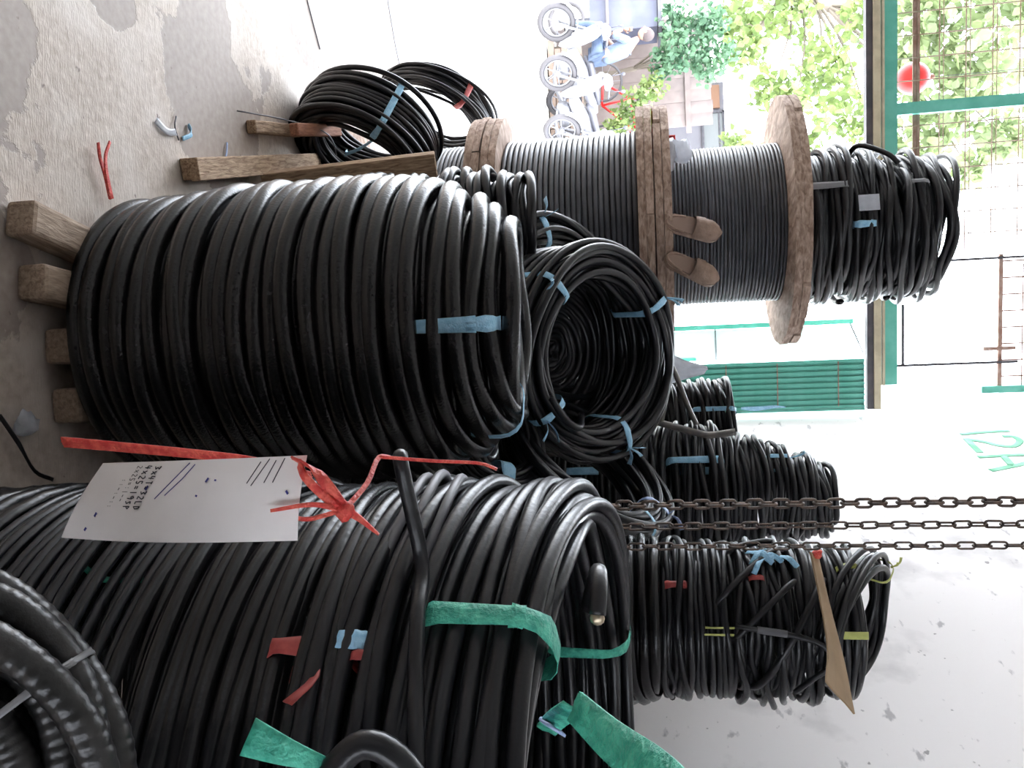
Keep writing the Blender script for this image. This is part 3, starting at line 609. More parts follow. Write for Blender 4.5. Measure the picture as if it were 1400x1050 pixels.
def write(txt, u0, u1, v0, h, m_, w_, slope=0, name='handwriting'):
    mb = MB(); cw = (u1-u0)/len(txt)
    for i, ch in enumerate(txt):
        for st in GL.get(ch, []):
            pts = [tuple(Pn(u0+(i+.12+.7*x)*cw, v0+h*(y)+slope*i)) for x, y in st]
            for a, b_ in zip(pts, pts[1:]):
                d = Vector(b_)-Vector(a); wv = d.cross(Vector((0, 1, 0))); mb.ribbon([a, b_], tuple(wv), w_, .0003)
    obj(name, mb, m_, pp, smooth=False)
write('3x4T=32LD', .05, .60, .655, .030, INK, .0010); write('4x25=19SP', .04, .60, .705, .032, INK, .0010); write('2x25=:1--', .04, .50, .755, .026, INK, .0005); write('::-:-::', .2, .58, .80, .02, INK, .0005)
on_paper('ruled_line', [[(.02, .09), (.30, .115)], [(.02, .155), (.33, .20)], [(.04, .125), (.30, .15)], [(.05, .19), (.3, .22)]], INK, .0009)
on_paper('ruled_line', [[(.05, .49), (.22, .515), (.42, .56)], [(.03, .52), (.46, .60)]], INKB, .0009)
on_paper('ink_mark', [[(.22, .395), (.27, .40)], [(.24, .36), (.26, .36)], [(.42, .415), (.44, .416)], [(.30, .665), (.35, .667)], [(.64, .86), (.69, .862)], [(.84, .88), (.88, .883)], [(.40, .055), (.44, .045)]], INKB, .0022)
# red raffia knot that carries the paper
rk = thing('raffia_tie', 'bright red raffia knot and loop at the top of the paper sheet', 'raffia', (.12, .76, 1.20))
Q = lambda *a: [tuple(Vector(p)-Vector((.12, .76, 1.20))) for p in a]
mb = MB()
mb.ribbon(curve(Q((.063, .742, 1.168), (.072, .735, 1.190), (.092, .738, 1.205), (.112, .75, 1.215)), 12), (.5, .3, .6), .011, .002)
mb.ribbon(curve(Q((.066, .744, 1.172), (.078, .733, 1.182), (.095, .735, 1.197), (.114, .748, 1.213)), 12), (.9, 0, -.3), .008, .002)
mb.ribbon(curve(Q((.112, .748, 1.215), (.118, .75, 1.225), (.130, .755, 1.240)), 8), (.6, .2, 0), [.008, .007, .006, .005, .004, .004, .003, .002, .002][:9], .002) if False else None
t8 = curve(Q((.112, .748, 1.215), (.121, .75, 1.228), (.136, .752, 1.245)), 8); mb.ribbon(t8, (.7, .2, -.3), [.010-.008*i/(len(t8)-1) for i in range(len(t8))], .002)
t8 = curve(Q((.112, .748, 1.212), (.104, .73, 1.19), (.109, .728, 1.150)), 10); mb.ribbon(t8, (.9, .1, 0), [.006-.003*i/(len(t8)-1) for i in range(len(t8))], .0015)
t8 = curve(Q((.112, .748, 1.212), (.118, .735, 1.185), (.117, .74, 1.165)), 10); mb.ribbon(t8, (.9, .1, 0), .004, .0015)
t8 = curve(Q((.112, .75, 1.213), (.092, .79, 1.222), (.070, .83, 1.222), (.075, .86, 1.232)), 12); mb.ribbon(t8, (.3, .1, .8), .005, .0015)
t8 = curve(Q((.070, .83, 1.222), (.078, .86, 1.27), (.085, .90, 1.31), (.095, .93, 1.325)), 12); mb.ribbon(t8, (.9, .1, 0), .0035, .0015)
obj('strands', mb, RED, rk); obj('knot', blobmesh(Q((.112, .748, 1.214))[0], (.0085, .007, .009), 5, .25, 12), RED, rk)
ox, oy, oz = .06-AX, .93-AY, .9-.824
T_ = curve([(ox-.008, oy, oz-.118), (ox, oy, oz-.04), (ox+.012, oy, oz+.07), (ox+.022, oy, oz+.14), (ox+.04, oy+.01, oz+.20)], 20); mb = MB()
for k in range(3): mb.ribbon([(p[0]+.003*(k-1), p[1]+.002*k, p[2]) for p in T_], (1, .2, .1), [.0075*(1-.5*i/len(T_)) for i in range(len(T_))], .0015)
obj('raffia_tail', mb, RED, a2, label='long bundle of red raffia')

# near corner ring coil of very thick cable
fx = (.285, .575, 1.02)
fr = coil('thick corrugated black cable ring with a grey zip tie, in the near lower corner', (.315, .62, .885), .175, .085, .0145, 3, axis=(-.05, -.95, .22), m=CORR, wob=.004, zwob=.003, seed=140, sides=12, seg=480, corr=96)
strap(fr, 'zip_tie', 2.2, .08, .180, .0, .09, .006, ZIP, seed=141)
mb = MB(); rng = random.Random(2)
for k in range(14): mb.tube([(-.105+rng.uniform(-.005, .005), .0+rng.uniform(-.01, .01), .075), (-.09+rng.uniform(-.012, .012), rng.uniform(-.015, .015), .10)], .0008, 4)
obj('frayed_strands', mb, BRASS, fr)
coil('black coil carrying the corrugated cable ring, below the frame', (.32, .56, 0), .19, .69, .016, 1, m=RUB, seed=142, seg=32, sides=6)

# ------------------------------------------------------------------ litter on the floor
def litter(name, label, pts, m_, w_, cat='litter', wide=(1, .3, 0)):
    p0 = Vector(pts[0]); mb = MB(); C2 = curve([tuple(Vector(p)-p0) for p in pts], 14)
    mb.ribbon(C2, wide, w_, .003) if w_ > .006 else mb.tube(C2, w_*.5, 5)
    o = obj(name, mb, m_, loc=p0); return tag(o, label, cat)
t = thing('raffia_strip', 'frayed red raffia end sticking up from the floor beside the largest coil', 'raffia', (-.56, 2.15, .02))
mb = MB(); q0 = Vector((-.56, 2.15, .02))
for a in (((-.56, 2.15, .02), (-.62, 2.13, .02), (-.665, 2.11, .02), (-.70, 2.09, .03)), ((-.56, 2.155, .02), (-.62, 2.13, .025), (-.67, 2.12, .03), (-.715, 2.135, .035))):
    C2 = curve([tuple(Vector(p)-q0) for p in a], 12); mb.ribbon(C2, (.3, 1, 0), [.016-.008*i/(len(C2)-1) for i in range(len(C2))], .003)
obj('strands', mb, RED, t)
litter('plastic_scrap', 'crumpled clear and white plastic scrap on the worn floor', [(-.86, 2.41, .006), (-.84, 2.46, .012), (-.855, 2.52, .008)], WHITEP, .022)
litter('plastic_scrap', 'small blue plastic scrap on the worn floor', [(-.845, 2.56, .006), (-.87, 2.60, .014), (-.905, 2.60, .006)], BLUE, .014)
litter('wire_scrap', 'short brown wire bent on the floor between two plastic scraps', [(-.835, 2.54, .004), (-.87, 2.51, .01), (-.91, 2.53, .004)], DARK, .005)
litter('plastic_scrap', 'pale blue strip on the floor pointing at the battens', [(-.80, 2.80, .006), (-.86, 2.84, .01), (-.915, 2.86, .006)], PALE, .008)
litter('thin_wire', 'thin bent grey wire looping over the short red-brown stick', [(-1.06, 2.95, .004), (-1.08, 3.15, .10), (-1.07, 3.30, .20), (-1.04, 3.38, .215), (-1.0, 3.42, .21)], GREYC, .006)
litter('thin_wire', 'black wire lying far left on the floor', [(-1.85, 3.62, .004), (-1.72, 3.72, .004), (-1.62, 3.80, .004)], DARK, .006, cat='wire')
t = thing('paper_scrap', 'crumpled white paper ball on the dark floor near the pallet', 'litter', (.055, 1.80, 0)); obj('wad', blobmesh((0, 0, .018), (.03, .035, .018), 8, .35, 14), WHITEP, t)
litter('thin_wire', 'black wire on the floor beside the crumpled paper ball', [(.03, 1.73, .006), (.10, 1.76, .03), (.17, 1.82, .02), (.20, 1.90, .006)], RUBG, .010, cat='wire')

# ------------------------------------------------------------------ gate: header, transom grille, folded slats
t = thing('door_header', 'green, cream and black header beam over the gate opening', 'beam', G(-2.3, 2.84)); t.rotation_euler = (0, 0, grot)
obj('black_rail', MB().box((0, 0, -.062), (4.6, .06, .035)), DARK, t, smooth=False); obj('cream_rail', MB().box((0, -.01, -.024), (4.6, .07, .038)), CREAM, t, smooth=False)
obj('green_rail', MB().box((-.07, .01, .048), (4.46, .06, .085)), TGREEN, t, smooth=False); obj('edge_bead', MB().box((-.07, -.03, .01), (4.46, .03, .012)), CREAM, t, smooth=False)
t = thing('transom_grille', 'rusty wire mesh grille with teal mullion above the gate opening', 'grille', G(-2.3, 2.93)); t.rotation_euler = (0, 0, grot)
X0 = lambda s_: s_+2.3
for s_ in (-1.72, -3.4): obj('mullion', MB().box((X0(s_), .02, .62), (.065, .05, 1.26)), TGREEN, t, smooth=False)
obj('rusty_bar', MB().box((X0(-2.7), .05, .12), (3.5, .02, .035)), RUST, t, smooth=False); obj('rusty_bar', MB().box((X0(-2.4), .05, .80), (4.0, .025, .05)), RUST, t, smooth=False)
mb = MB(); s_ = -4.5
while s_ < -.88: mb.tube([(X0(s_), .03, 0), (X0(s_), .03, 1.26)], .0035, 4); s_ += .125
for z in np.arange(.10, 1.25, .14): mb.tube([(X0(-4.5), .037, z), (X0(-.88), .037, z)], .0035, 4); mb.tube([(X0(-4.5), .037, z+.022), (X0(-.88), .037, z+.022)], .0025, 4)
o = obj('wire_mesh', mb, WIRE, t); o['kind'] = 'stuff'
t = thing('window_frame', 'thin dark iron rod frame in the bright gap above the header', 'frame', G(-.85, 2.93)); t.rotation_euler = (0, 0, grot)
obj('rod', MB().box((0, 0, .64), (.014, .014, 1.26)), DARK, t, smooth=False); obj('rod', MB().box((.60, 0, .33), (.014, .014, .66)), DARK, t, smooth=False); obj('rod', MB().box((.42, 0, .035), (.36, .014, .014)), DARK, t, smooth=False)
t = thing('side_grille', 'narrow rusty ladder-like grille at the upper corner beside the wall', 'grille', G(-.85, 3.50)); t.rotation_euler = (0, 0, grot)
for z in (0, .24): obj('rail', MB().box((.38, .02, z), (.80, .02, .022)), RUST, t, smooth=False)
for k in range(9): obj('rung', MB().tube([(.02+k*.095, .02, 0), (.02+k*.095, .02, .24)], .005, 5), RUST, t)
obj('latch', MB().box((.52, .0, -.01), (.02, .02, .17)), RUST, t, smooth=False); obj('teal_foot', MB().box((.76, .02, .05), (.04, .04, .3)), TGREEN, t, smooth=False); obj('wire', MB().tube([(.04, .02, .12), (.78, .02, .12)], .004, 5), RUST, t)
t = thing('folding_gate', 'folded green steel gate of narrow upright slats with rust spots', 'gate', G(-.30, 0)); t.rotation_euler = (0, 0, grot)
sm = MB().box((0, 0, 1.38), (.0185, .02, 2.74)).mesh('slat', TGREEN, False)
for k in range(17): obj('slat', sm, TGREEN, t, loc=(.008+.0172*k, .012*(k % 2), 0))
rng = random.Random(4)
for z in (2.60, 2.25, 1.95, 1.35): obj('cross_rivets', MB().box((.145, -.016, z), (.27, .003, .006)), RUST, t, smooth=False)
obj('end_post', MB().box((.30, .01, 1.38), (.012, .05, 2.74)), TGREEN, t, smooth=False)
o = tag(obj('plastic_strip', MB().ribbon(curve([(0, 0, 0), (.004, 0, .09), (-.004, 0, .20), (0, 0, .26)], 12), (1, 0, 0), [.012, .02, .024, .026, .028, .024, .022, .02, .016, .014, .012, .01, .008, .006, .004][:len(curve([(0, 0, 0), (.004, 0, .09), (-.004, 0, .20), (0, 0, .26)], 12))], .004), BLUE, loc=G(-.03, 2.03, -.05)), 'blue plastic strip caught on the edge of the green slats', 'plastic strip')
t = thing('notice_board', 'white board with teal edging standing outside left of the gate slats', 'board', (-.22, 5.75, 0))
obj('panel', MB().box((.01, 0, 1.75), (.20, .02, 1.90)), mat('white board', (.8, .8, .8), .6), t, smooth=False); obj('side_edge', MB().box((-.11, -.01, 1.4), (.03, .04, 2.8)), TGREEN, t, smooth=False)
obj('post', MB().box((.10, .0, .9), (.02, .03, 1.8)), TGREEN, t, smooth=False); obj('brace', MB().tube([(-.10, -.02, 2.78), (.11, -.02, 2.86)], .006, 6), GREYC, t); obj('cross_bar', MB().tube([(-.11, -.02, 1.93), (.11, -.02, 1.93)], .006, 6), GREYC, t)
# red lamp ball behind the grille
t = thing('red_globe', 'round red globe hanging behind the wire mesh grille', 'globe', (-1.78, 5.48, 3.14))
obj('globe', MB().ball((0, 0, 0), (.098, .098, .098), 24), TREDM, t); obj('cap', MB().lathe([(.016, .09), (.014, .12), (.004, .125)], 12), RUST, t); obj('cord', MB().tube([(0, 0, .1), (0, 0, 1.06)], .002, 5), DARK, t)
# lettering on the wall
for nm, label, lines in (('wall_figure', 'green painted numeral one, first character of the wall lettering', [[(.342, 3.183), (.318, 3.312), (.305, 3.448)]]),
                  ('wall_figure', 'green painted numeral two, middle character of the wall lettering', [[(.387, 3.384), (.39, 3.435), (.454, 3.445), (.526, 3.385), (.507, 3.318), (.453, 3.264), (.417, 3.195)], [(.40, 3.193), (.51, 3.193), (.60, 3.195)]]),
                  ('wall_letter', 'green painted capital A, last character of the wall lettering', [[(.656, 3.164), (.640, 3.394), (.689, 3.459)], [(.689, 3.459), (.749, 3.349), (.826, 3.163)], [(.648, 3.29), (.775, 3.285)]])):
    mb = MB()
    for ln in lines:
        pts = curve([(a-.5, 0, z-3.2) for a, z in ln], 18 if len(ln) > 2 else 4)
        P3 = [tuple(WD*p[0]+Vector((0, 0, p[2]))) for p in pts]; mb.tube([(p[0], p[1], p[2]) for p in P3], .019, 8)
    R3 = np.array([WN.x, WN.y, 0.]); mb.v = [v-np.outer(v@R3, R3)*.93 for v in mb.v]
    o = obj(nm, mb, GPAINT, loc=Wp(.5, 3.2, .001)); tag(o, label, 'lettering')
# ------------------------------------------------------------------ the street outside
MWHITE = mat('white fairing', (.50, .50, .53), .3, c2=(.30, .30, .34), vscale=2.5); TYRE = mat('tyre', (.075, .07, .075), .8); ALU = mat('alloy', (.22, .22, .24), .4, metal=.4); SEATM = mat('grey seat', (.07, .07, .085), .6)
JEAN = mat('blue denim', (.05, .075, .13), .8, c2=(.08, .11, .17), vscale=9); SHIRT = mat('light blue shirt', (.085, .115, .18), .8, c2=(.12, .15, .21), vscale=9)
SKIN = mat('skin', (.24, .14, .10), .6); HAIR = mat('dark hair', (.05, .035, .035), .7)
def motorcycle(label, loc, yaw, tone=MWHITE):
    r = thing('motorcycle', label, 'motorcycle', loc, rot=(0, 0, yaw), group='motorcycles parked outside')   # +x is forward, front axle at origin
    R = .285
    for x, nm in ((0, 'front_wheel'), (-1.22, 'rear_wheel')):
        A = np.linspace(0, 2*PI, 32, endpoint=False)
        wh = obj(nm, MB().tube([(x+(R-.035)*math.cos(a), 0, R+(R-.035)*math.sin(a)) for a in A], .038, 8, close=True), TYRE, r)
        mb = MB().tube([(x+(R-.085)*math.cos(a), 0, R+(R-.085)*math.sin(a)) for a in A], .014, 6, close=True)
        for k in range(6): a = k*PI/3; mb.tube([(x, 0, R), (x+(R-.085)*math.cos(a), 0, R+(R-.085)*math.sin(a))], .010, 5)
        mb.tube([(x, -.05, R), (x, .05, R)], .04, 10); obj('rim', mb, ALU, wh)
    mb = MB()
    for y in (-.07, .07): mb.tube([(0, y, R), (-.22, y, .88)], .020, 8)
    obj('fork', mb, ALU, r)
    obj('front_mudguard', MB().grid(np.array([[((R+.03)*math.cos(a), y, R+(R+.03)*math.sin(a)+.012*(1-(y/.055)**2)) for y in np.linspace(-.055, .055, 7)] for a in np.linspace(.25, 2.6, 14)]), close_v=False), tone, r)
    def hull(nm, secs, m_, par=r):                                   # secs: (x, z centre, half width, half height)
        return obj(nm, MB().grid(np.array([[(x, hw*math.cos(a), z+hh*math.sin(a)+0*a) for a in np.linspace(0, 2*PI, 14, endpoint=False)] for x, z, hw, hh in secs])), m_, par)
    hull('leg_shield', [(-.10, .86, .05, .06), (-.16, .80, .13, .14), (-.22, .70, .19, .26), (-.28, .60, .20, .28), (-.34, .50, .14, .22), (-.38, .44, .05, .10)], tone)
    hull('handlebar_cover', [(-.10, 1.0, .05, .04), (-.16, 1.01, .12, .075), (-.24, 1.02, .14, .07), (-.32, 1.0, .06, .04)], tone)
    obj('headlight', MB().ball((-.085, 0, .92), (.03, .07, .055), 12), ALU, r)
    obj('handlebar', MB().tube(curve([(-.30, -.34, 1.02), (-.22, -.15, 1.04), (-.22, .15, 1.04), (-.30, .34, 1.02)], 16), .014, 8), SEATM, r)
    for y in (-.24, .24):
        mi = obj('mirror', MB().ball((-.24, y*1.15, 1.24), (.012, .055, .035), 10), SEATM, r); obj('stalk', MB().tube([(-.24, y, 1.05), (-.24, y*1.15, 1.22)], .006, 5), SEATM, mi)
    hull('body', [(-.40, .48, .06, .07), (-.52, .50, .10, .10), (-.70, .58, .13, .13), (-.95, .66, .13, .12), (-1.25, .72, .11, .10), (-1.46, .76, .05, .05)], tone)
    hull('seat', [(-.55, .68, .06, .03), (-.65, .74, .12, .055), (-.90, .77, .14, .055), (-1.15, .81, .12, .05), (-1.32, .82, .05, .03)], SEATM)
    hull('engine', [(-.48, .30, .07, .07), (-.55, .31, .13, .11), (-.72, .31, .13, .12), (-.85, .30, .08, .08)], ALU)
    obj('exhaust', MB().tube(curve([(-.55, .10, .22), (-.8, .13, .18), (-1.1, .14, .24), (-1.42, .14, .34)], 16), [.018+.022*min(1, i/10) for i in range(len(curve([(-.55, .10, .22), (-.8, .13, .18), (-1.1, .14, .24), (-1.42, .14, .34)], 16)))], 8), ALU, r)
    obj('rear_light', MB().ball((-1.47, 0, .74), (.03, .06, .035), 10), TREDM, r); obj('stand', MB().tube([(-.72, .08, .24), (-.78, .22, .01)], .010, 6), ALU, r)
    return r
motorcycle('white motorcycle outside with the seated person on it', (-5.38, 12.55, 0), math.radians(222))
motorcycle('white motorcycle outside parked right beside the one with the seated person', (-4.62, 12.55, 0), math.radians(226))
motorcycle('white motorcycle outside mostly hidden behind the stacked cable reels', (-3.85, 12.85, 0), math.radians(232))

def skinned(name, V, E, Rr, m_, parent, sub=2):
    me = bpy.data.meshes.new(name); me.from_pydata([tuple(v) for v in V], E, []); o = bpy.data.objects.new(name, me); col.objects.link(o)
    o.parent = parent; sk = o.modifiers.new('skin', 'SKIN'); sk.use_smooth_shade = True
    for i, r in enumerate(Rr): me.skin_vertices[0].data[i].radius = (r, r) if not isinstance(r, tuple) else r
    me.skin_vertices[0].data[0].use_root = True
    sb = o.modifiers.new('sub', 'SUBSURF'); sb.levels = sub; sb.render_levels = sub; me.materials.append(m_); return o
# seated person: faces the world's left (-x), leaning forward with a hand at the chin
pr = thing('person', 'person in light blue shirt and jeans sitting sideways on a motorcycle, leaning forward', 'person', (-4.95, 12.98, .84))
J = [(0, 0, .06), (-.03, 0, .22), (-.10, 0, .40), (-.17, 0, .52), (-.22, 0, .60), (-.25, 0, .66),     # pelvis, waist, chest, upper chest, neck, head base
     (-.15, -.17, .49), (-.27, -.20, .26), (-.36, -.10, .42),                                         # near arm: shoulder, elbow, wrist
     (-.15, .17, .49), (-.25, .20, .24), (-.42, .12, .12),                                            # far arm
     (-.05, -.10, .02), (-.45, -.13, .04), (-.50, -.14, -.38), (-.60, -.14, -.43),                    # near leg: hip, knee, ankle, toe
     (-.05, .10, .02), (-.43, .14, .04), (-.42, .15, -.38), (-.52, .15, -.43)]
E_ = [(0, 1), (1, 2), (2, 3), (3, 4), (4, 5), (3, 6), (6, 7), (7, 8), (3, 9), (9, 10), (10, 11), (0, 12), (12, 13), (13, 14), (14, 15), (0, 16), (16, 17), (17, 18), (18, 19)]
RR = [.12, .115, .13, .12, .05, .05, .055, .04, .028, .055, .04, .028, .085, .060, .040, .030, .085, .060, .040, .030]
skinned('body', J, E_, RR, SKIN, pr)
sel = [0, 1, 2, 3, 6, 7, 9, 10]; mp_ = {k: i for i, k in enumerate(sel)}
skinned('shirt', [J[k] for k in sel], [(mp_[a], mp_[b]) for a, b in E_ if a in mp_ and b in mp_], [.138, .135, .148, .132, .072, .056, .072, .056], SHIRT, pr)
sel = [0, 12, 13, 14, 16, 17, 18]; mp_ = {k: i for i, k in enumerate(sel)}
skinned('jeans', [J[k] for k in sel], [(mp_[a], mp_[b]) for a, b in E_ if a in mp_ and b in mp_], [.14, .10, .078, .06, .10, .078, .06], JEAN, pr)
H_ = Vector((-.30, 0, .755)); hd = obj('head', MB().ball(tuple(H_), (.098, .075, .115), 20), SKIN, pr)
obj('nose', MB().ball(tuple(H_+Vector((-.10, 0, -.01))), (.022, .014, .022), 8), SKIN, hd); obj('hair', MB().ball(tuple(H_+Vector((.022, 0, .030))), (.098, .084, .105), 18), HAIR, hd)
for y in (-.03, .03): obj('eye', MB().ball(tuple(H_+Vector((-.088, y, .012))), (.010, .012, .008), 8), HAIR, hd)
for y in (-.078, .078): obj('ear', MB().ball(tuple(H_+Vector((.0, y, -.005))), (.018, .008, .028), 8), SKIN, hd)
obj('mouth', MB().ball(tuple(H_+Vector((-.094, 0, -.05))), (.008, .022, .006), 8), DRED, hd)
for (wx, wy, wz), d in (((-.36, -.10, .42), Vector((.05, .05, .95))), ((-.42, .12, .12), Vector((-.7, 0, -.7)))):
    d.normalize(); s1 = d.orthogonal().normalized(); W_ = Vector((wx, wy, wz)); hn = obj('palm', MB().ball(tuple(W_+d*.05), (.028, .034, .045), 10), SKIN, pr)
    for k in range(4): a = W_+d*.085+s1*(k-1.5)*.017; obj('finger', MB().tube([tuple(a), tuple(a+d*(.035+.006*(k % 3))), tuple(a+d*.06+Vector((-.01, 0, 0)))], [.009, .008, .006], 6), SKIN, hn)
    obj('thumb', MB().tube([tuple(W_+d*.03+s1*.02), tuple(W_+d*.06+s1*.05), tuple(W_+d*.085+s1*.055)], [.011, .009, .007], 6), SKIN, hn)
for y, x in ((-.14, -.56), (.15, -.48)): obj('shoe', MB().ball((x, y, -.43), (.13, .05, .045), 12), MWHITE, pr)

# red bicycle behind
bk = thing('bicycle', 'red bicycle with grey tyres standing behind the motorcycles', 'bicycle', (-4.5, 14.22, .545), rot=(0, 0, .1))
for x in (-.5, .52):
    A = np.linspace(0, 2*PI, 28, endpoint=False); wh = obj('wheel', MB().tube([(x+.31*math.cos(a), 0, .33+.31*math.sin(a)) for a in A], .022, 6, close=True), TYRE, bk); mb = MB()
    for k in range(12): mb.tube([(x, 0, .33), (x+.3*math.cos(k*PI/6), 0, .33+.3*math.sin(k*PI/6))], .003, 4)
    obj('spokes', mb, ALU, wh)
mb = MB()
for a, b_ in (((-.5, .33), (-.12, .30)), ((-.5, .33), (-.18, .78)), ((-.12, .30), (-.2, .86)), ((-.12, .30), (.30, .80)), ((-.18, .78), (.30, .84)), ((.30, .90), (.52, .33))): mb.tube([(a[0], 0, a[1]), (b_[0], 0, b_[1])], .020, 8)
obj('frame', mb, TREDM, bk); obj('handlebar', MB().tube(curve([(.20, -.28, 1.0), (.30, -.1, .98), (.30, .1, .98), (.20, .28, 1.0)], 12), .013, 6), TREDM, bk); obj('saddle', MB().ball((-.22, 0, .90), (.13, .07, .03), 12), TYRE, bk)
obj('basket', MB().box((.46, 0, .86), (.22, .26, .20)), mat('grey basket', (.10, .10, .10), .8), bk, smooth=False)

# low brick kerb and raised bed behind the motorcycles
BRK = mat('weathered brick', (.17, .125, .10), .85, c2=(.12, .085, .07), vscale=4); SOIL = mat('soil', (.11, .09, .07), .9, c2=(.14, .115, .09), vscale=6)
t = thing('brick_planter', 'low brick planter wall behind the motorcycles outside', 'planter', (-3.2, 13.9, 0))
bm_ = MB().box((0, 0, 0), (.28, .14, .10)).mesh('brick', BRK, False)
for k in range(11):
    for h in range(5): obj('brick', bm_, BRK, t, loc=(-2.3+.292*k+.146*(h % 2), .012*((k*7+h*3) % 3-1), .055+.112*h), rot=(0, 0, .02*((k*5+h) % 3-1)))
obj('soil_bed', MB().box((-.75, .52, .27), (3.3, .86, .54)), SOIL, t, smooth=False)

# leaves and trees
LEAF = []
for i, (c, c2) in enumerate((((.20, .26, .085), (.13, .19, .06)), ((.10, .19, .10), (.06, .13, .075)), ((.21, .26, .12), (.15, .20, .085)))):
    mt = mat('leaf green '+'abc'[i], c, .5, c2=c2, vscale=3); nt = mt.node_tree; b = nt.nodes['Principled BSDF']
    tr = nt.nodes.new('ShaderNodeBsdfTranslucent'); mx = nt.nodes.new('ShaderNodeMixShader'); mx.inputs[0].default_value = .45; out = nt.nodes['Material Output']
    rp = [n for n in nt.nodes if n.type == 'VALTORGB'][0]; nt.links.new(rp.outputs[0], tr.inputs[0]); nt.links.new(b.outputs[0], mx.inputs[1]); nt.links.new(tr.outputs[0], mx.inputs[2]); nt.links.new(mx.outputs[0], out.inputs[0]); LEAF.append(mt)
def leaves(centres, n, size, seed):
    """n folded leaves scattered round the cluster centres (x, y, z, radius)"""
    rng = np.random.default_rng(seed); C_ = np.array(centres, float); wgt = C_[:, 3]**2; idx = rng.choice(len(C_), n, p=wgt/wgt.sum())
    d = rng.normal(0, 1, (n, 3)); d /= np.linalg.norm(d, axis=1)[:, None]; P = C_[idx, :3]+d*(C_[idx, 3]*rng.uniform(.1, 1, n)**.6)[:, None]
    t_ = rng.normal(0, 1, (n, 3)); t_[:, 2] -= .6; t_ /= np.linalg.norm(t_, axis=1)[:, None]; s_ = np.cross(t_, rng.normal(0, 1, (n, 3))); s_ /= np.linalg.norm(s_, axis=1)[:, None]
    nn = np.cross(t_, s_); L = size*rng.uniform(.6, 1.25, n)[:, None]
    a = P; b = P+t_*L*.5+s_*L*.40+nn*L*.10; c = P+t_*L; e = P+t_*L*.5-s_*L*.40+nn*L*.10; e2 = P+t_*L*.2+s_*L*.33; e3 = P+t_*L*.2-s_*L*.33
    V = np.stack([a, e2, b, c, e, e3], 1).reshape(-1, 3); mb = MB(); mb.v.append(V); mb.n = len(V)
    mb.f = [q for i in range(n) for q in ((6*i, 6*i+1, 6*i+2, 6*i+3), (6*i, 6*i+3, 6*i+4, 6*i+5))]; return mb
def tree(label, base, trunk_h, clusters, n, size, leafm, seed, cat='tree', name='tree', tr=.10):
    r = thing(name, label, cat, base); rng = random.Random(seed); rel = [(x-base[0], y-base[1], z-base[2], q) for x, y, z, q in clusters]
    obj('trunk', MB().tube(curve([(0, 0, 0), (.05*trunk_h, .02, trunk_h*.5), (0, 0, trunk_h)], 10), tr*.9, 8), SOIL, r)
    for x, y, z, q in rel[:9]:
        k = obj('branch', MB().tube(curve([(0, 0, trunk_h*.92), (x*.5, y*.5, trunk_h+(z-trunk_h)*.45+.15), (x, y, z)], 10), np.linspace(tr*.4, tr*.08, len(curve([(0, 0, 0), (1, 0, 0), (2, 0, 0)], 10))), 6), SOIL, r)
    f = obj('foliage', leaves(rel, n, size, seed), leafm, r, smooth=False); f['kind'] = 'stuff'; return r
rng = random.Random(3)
cl = [(-6.3, 15, 4.1, .55), (-5.7, 15, 3.3, .5), (-5.3, 15.2, 4.6, .6), (-5.9, 14.8, 5.3, .5), (-4.9, 15, 3.7, .4), (-4.5, 15.1, 4.9, .55), (-4.1, 15, 5.3, .45), (-4.6, 14.9, 4.1, .3), (-6.4, 15.2, 3.2, .4)]
tree('broad-leaved tree hanging bright green leaves outside, left of the top reel', (-7.6, 15.4, 0), 4.2, cl, 1500, .17, LEAF[0], 5)
cl = [(-6.2, 15.6, 6.5, .8), (-5.2, 15.6, 7.2, .8), (-4.3, 15.5, 6.6, .6), (-6.3, 15.6, 7.9, .7), (-3.7, 15.4, 6.0, .5), (-3.9, 15.4, 7.5, .5), (-5.2, 15.5, 6.0, .5), (-3.3, 15.2, 6.9, .35)]
tree('taller leafy tree seen through the wire mesh above the header', (-6.9, 16.6, 0), 5.4, cl, 1900, .22, LEAF[2], 6)
cl = [(-4.0, 15.3, 3.15, .35), (-3.75, 15.3, 3.5, .25), (-3.7, 15.2, 4.1, .25), (-3.55, 15.2, 4.5, .3), (-4.0, 15.3, 4.3, .3)]
tree('small leafy tree outside just behind the flange of the top reel', (-3.4, 15.4, 0), 2.8, cl, 420, .15, LEAF[0], 7, tr=.06)
cl = [(-5.3, 13.8, 2.2, .45), (-5.65, 13.8, 2.6, .35), (-5.0, 13.9, 2.6, .3), (-5.8, 13.9, 2.1, .3), (-5.1, 13.8, 1.9, .3), (-5.2, 13.9, 2.85, .22)]
tree('bushy blue-green shrub behind the seated person', (-5.3, 14.5, .54), .9, cl, 1500, .10, LEAF[1], 8, cat='shrub', name='shrub', tr=.05)
cl = [(-4.2, 13.9, 1.15, .28), (-4.5, 13.8, 1.45, .3), (-4.75, 13.9, 1.7, .25), (-3.9, 13.9, 1.0, .28), (-4.2, 13.8, 1.6, .2)]
tree('low leafy shrub between the red bicycle and the stacked reels', (-4.3, 14.55, .54), .4, cl, 900, .09, LEAF[0], 9, cat='shrub', name='shrub', tr=.03)
cl = [(-2.0, 9.5, 1.25, .3), (-1.6, 9.6, 1.35, .28), (-1.25, 9.5, 1.3, .25)]
tree('green shrub outside between the reels and the notice board', (-1.6, 9.6, 0), 1.0, cl, 700, .08, LEAF[0], 10, cat='shrub', name='shrub', tr=.03)

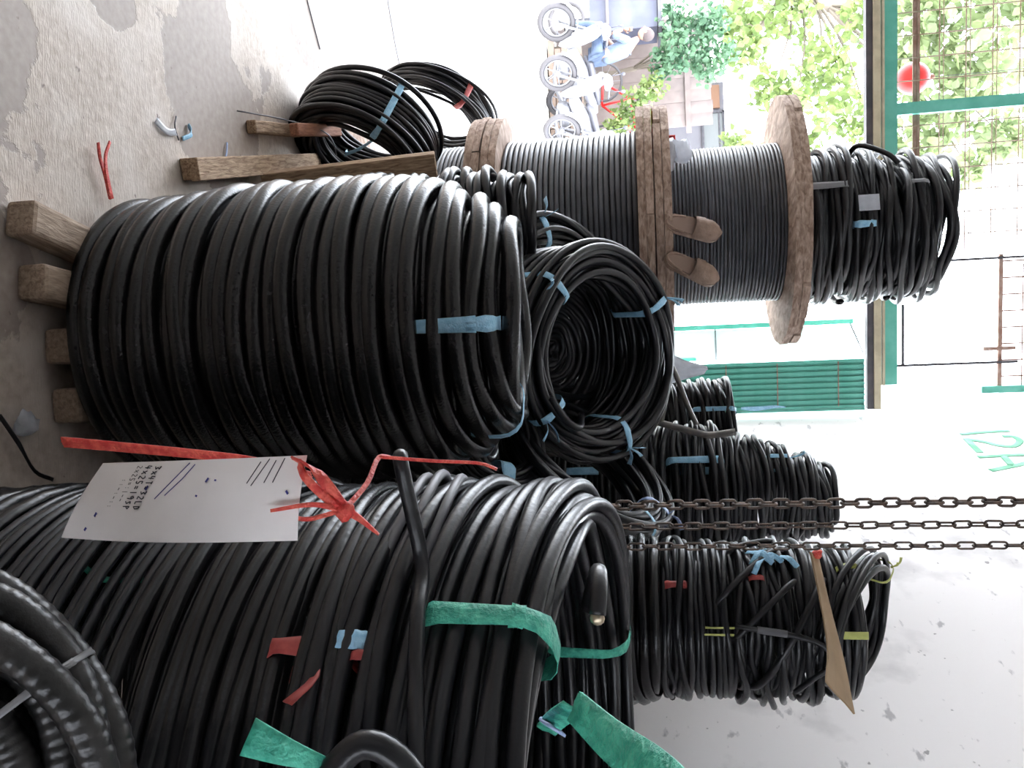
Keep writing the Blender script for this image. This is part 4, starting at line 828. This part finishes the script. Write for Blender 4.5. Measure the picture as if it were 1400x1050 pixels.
# buildings behind
FACA = mat('pale lilac render', (.15, .145, .165), .8, c2=(.17, .165, .18), vscale=3); GLS = mat('pale window glass', (.14, .15, .15), .3, spec=.6); LINT = mat('orange brown lintel', (.22, .12, .075), .8); BRW = mat('brown boarding', (.12, .095, .09), .8, c2=(.16, .13, .12), vscale=3)
t = thing('building', 'lilac-grey building with a window, seen above the middle reel flange', 'building', (-4.55, 15.9, 0))
obj('wall', MB().box((-.15, .2, 1.5), (1.5, .2, 3.0)), FACA, t, smooth=False)
wf = obj('window', MB().box((.08, .06, 2.60), (.86, .06, .04)).box((.08, .06, 2.98), (.86, .06, .04)).box((-.34, .06, 2.79), (.04, .06, .40)).box((.50, .06, 2.79), (.04, .06, .40)).box((.08, .06, 2.9), (.84, .04, .025)), DARK, t, smooth=False)
obj('pane', MB().box((.08, .075, 2.79), (.82, .01, .36)), GLS, wf, smooth=False); obj('lintel', MB().box((-.62, .07, 2.62), (.42, .06, .60)), LINT, t, smooth=False)
obj('pillar', MB().box((.1, -.15, 3.16), (1.9, .2, .22)), MWHITE, t, smooth=False); obj('side_post', MB().box((.75, 0, 1.5), (.12, .2, 3.3)), MWHITE, t, smooth=False)
t = thing('board_fence', 'brown board fence behind the shrubs and motorcycles', 'fence', (-5.3, 15.05, 0))
bm_ = MB().box((0, 0, 1.35), (.21, .03, 2.7)).mesh('board', BRW, False)
for k in range(9): obj('board', bm_, BRW, t, loc=(-.9+.212*k, .006*(k % 2), .012*((k*5) % 3)))
obj('rail', MB().box((0, -.03, 2.3), (2.05, .03, .09)), BRW, t, smooth=False)
t = thing('street_cart', 'blue-grey boxy street cart beyond the seated person', 'cart', (-6.5, 14.3, 0)); CARTM = mat('blue-grey sheet metal', (.06, .065, .10), .5, c2=(.08, .085, .125), vscale=3)
obj('box', MB().box((0, 0, 1.25), (1.5, .7, 1.1)), CARTM, t, smooth=False); obj('roof', MB().box((0, -.05, 1.84), (1.65, .9, .06)), SEATM, t, smooth=False); obj('counter', MB().box((0, -.42, 1.0), (1.4, .18, .04)), BRW, t, smooth=False)
for x in (-.5, .5): obj('wheel', MB().tube([(x+.28*math.cos(a), -.36, .32+.28*math.sin(a)) for a in np.linspace(0, 2*PI, 20, endpoint=False)], .035, 6, close=True), TYRE, t); obj('leg', MB().box((x, 0, .5), (.06, .6, .5)), SEATM, t, smooth=False)
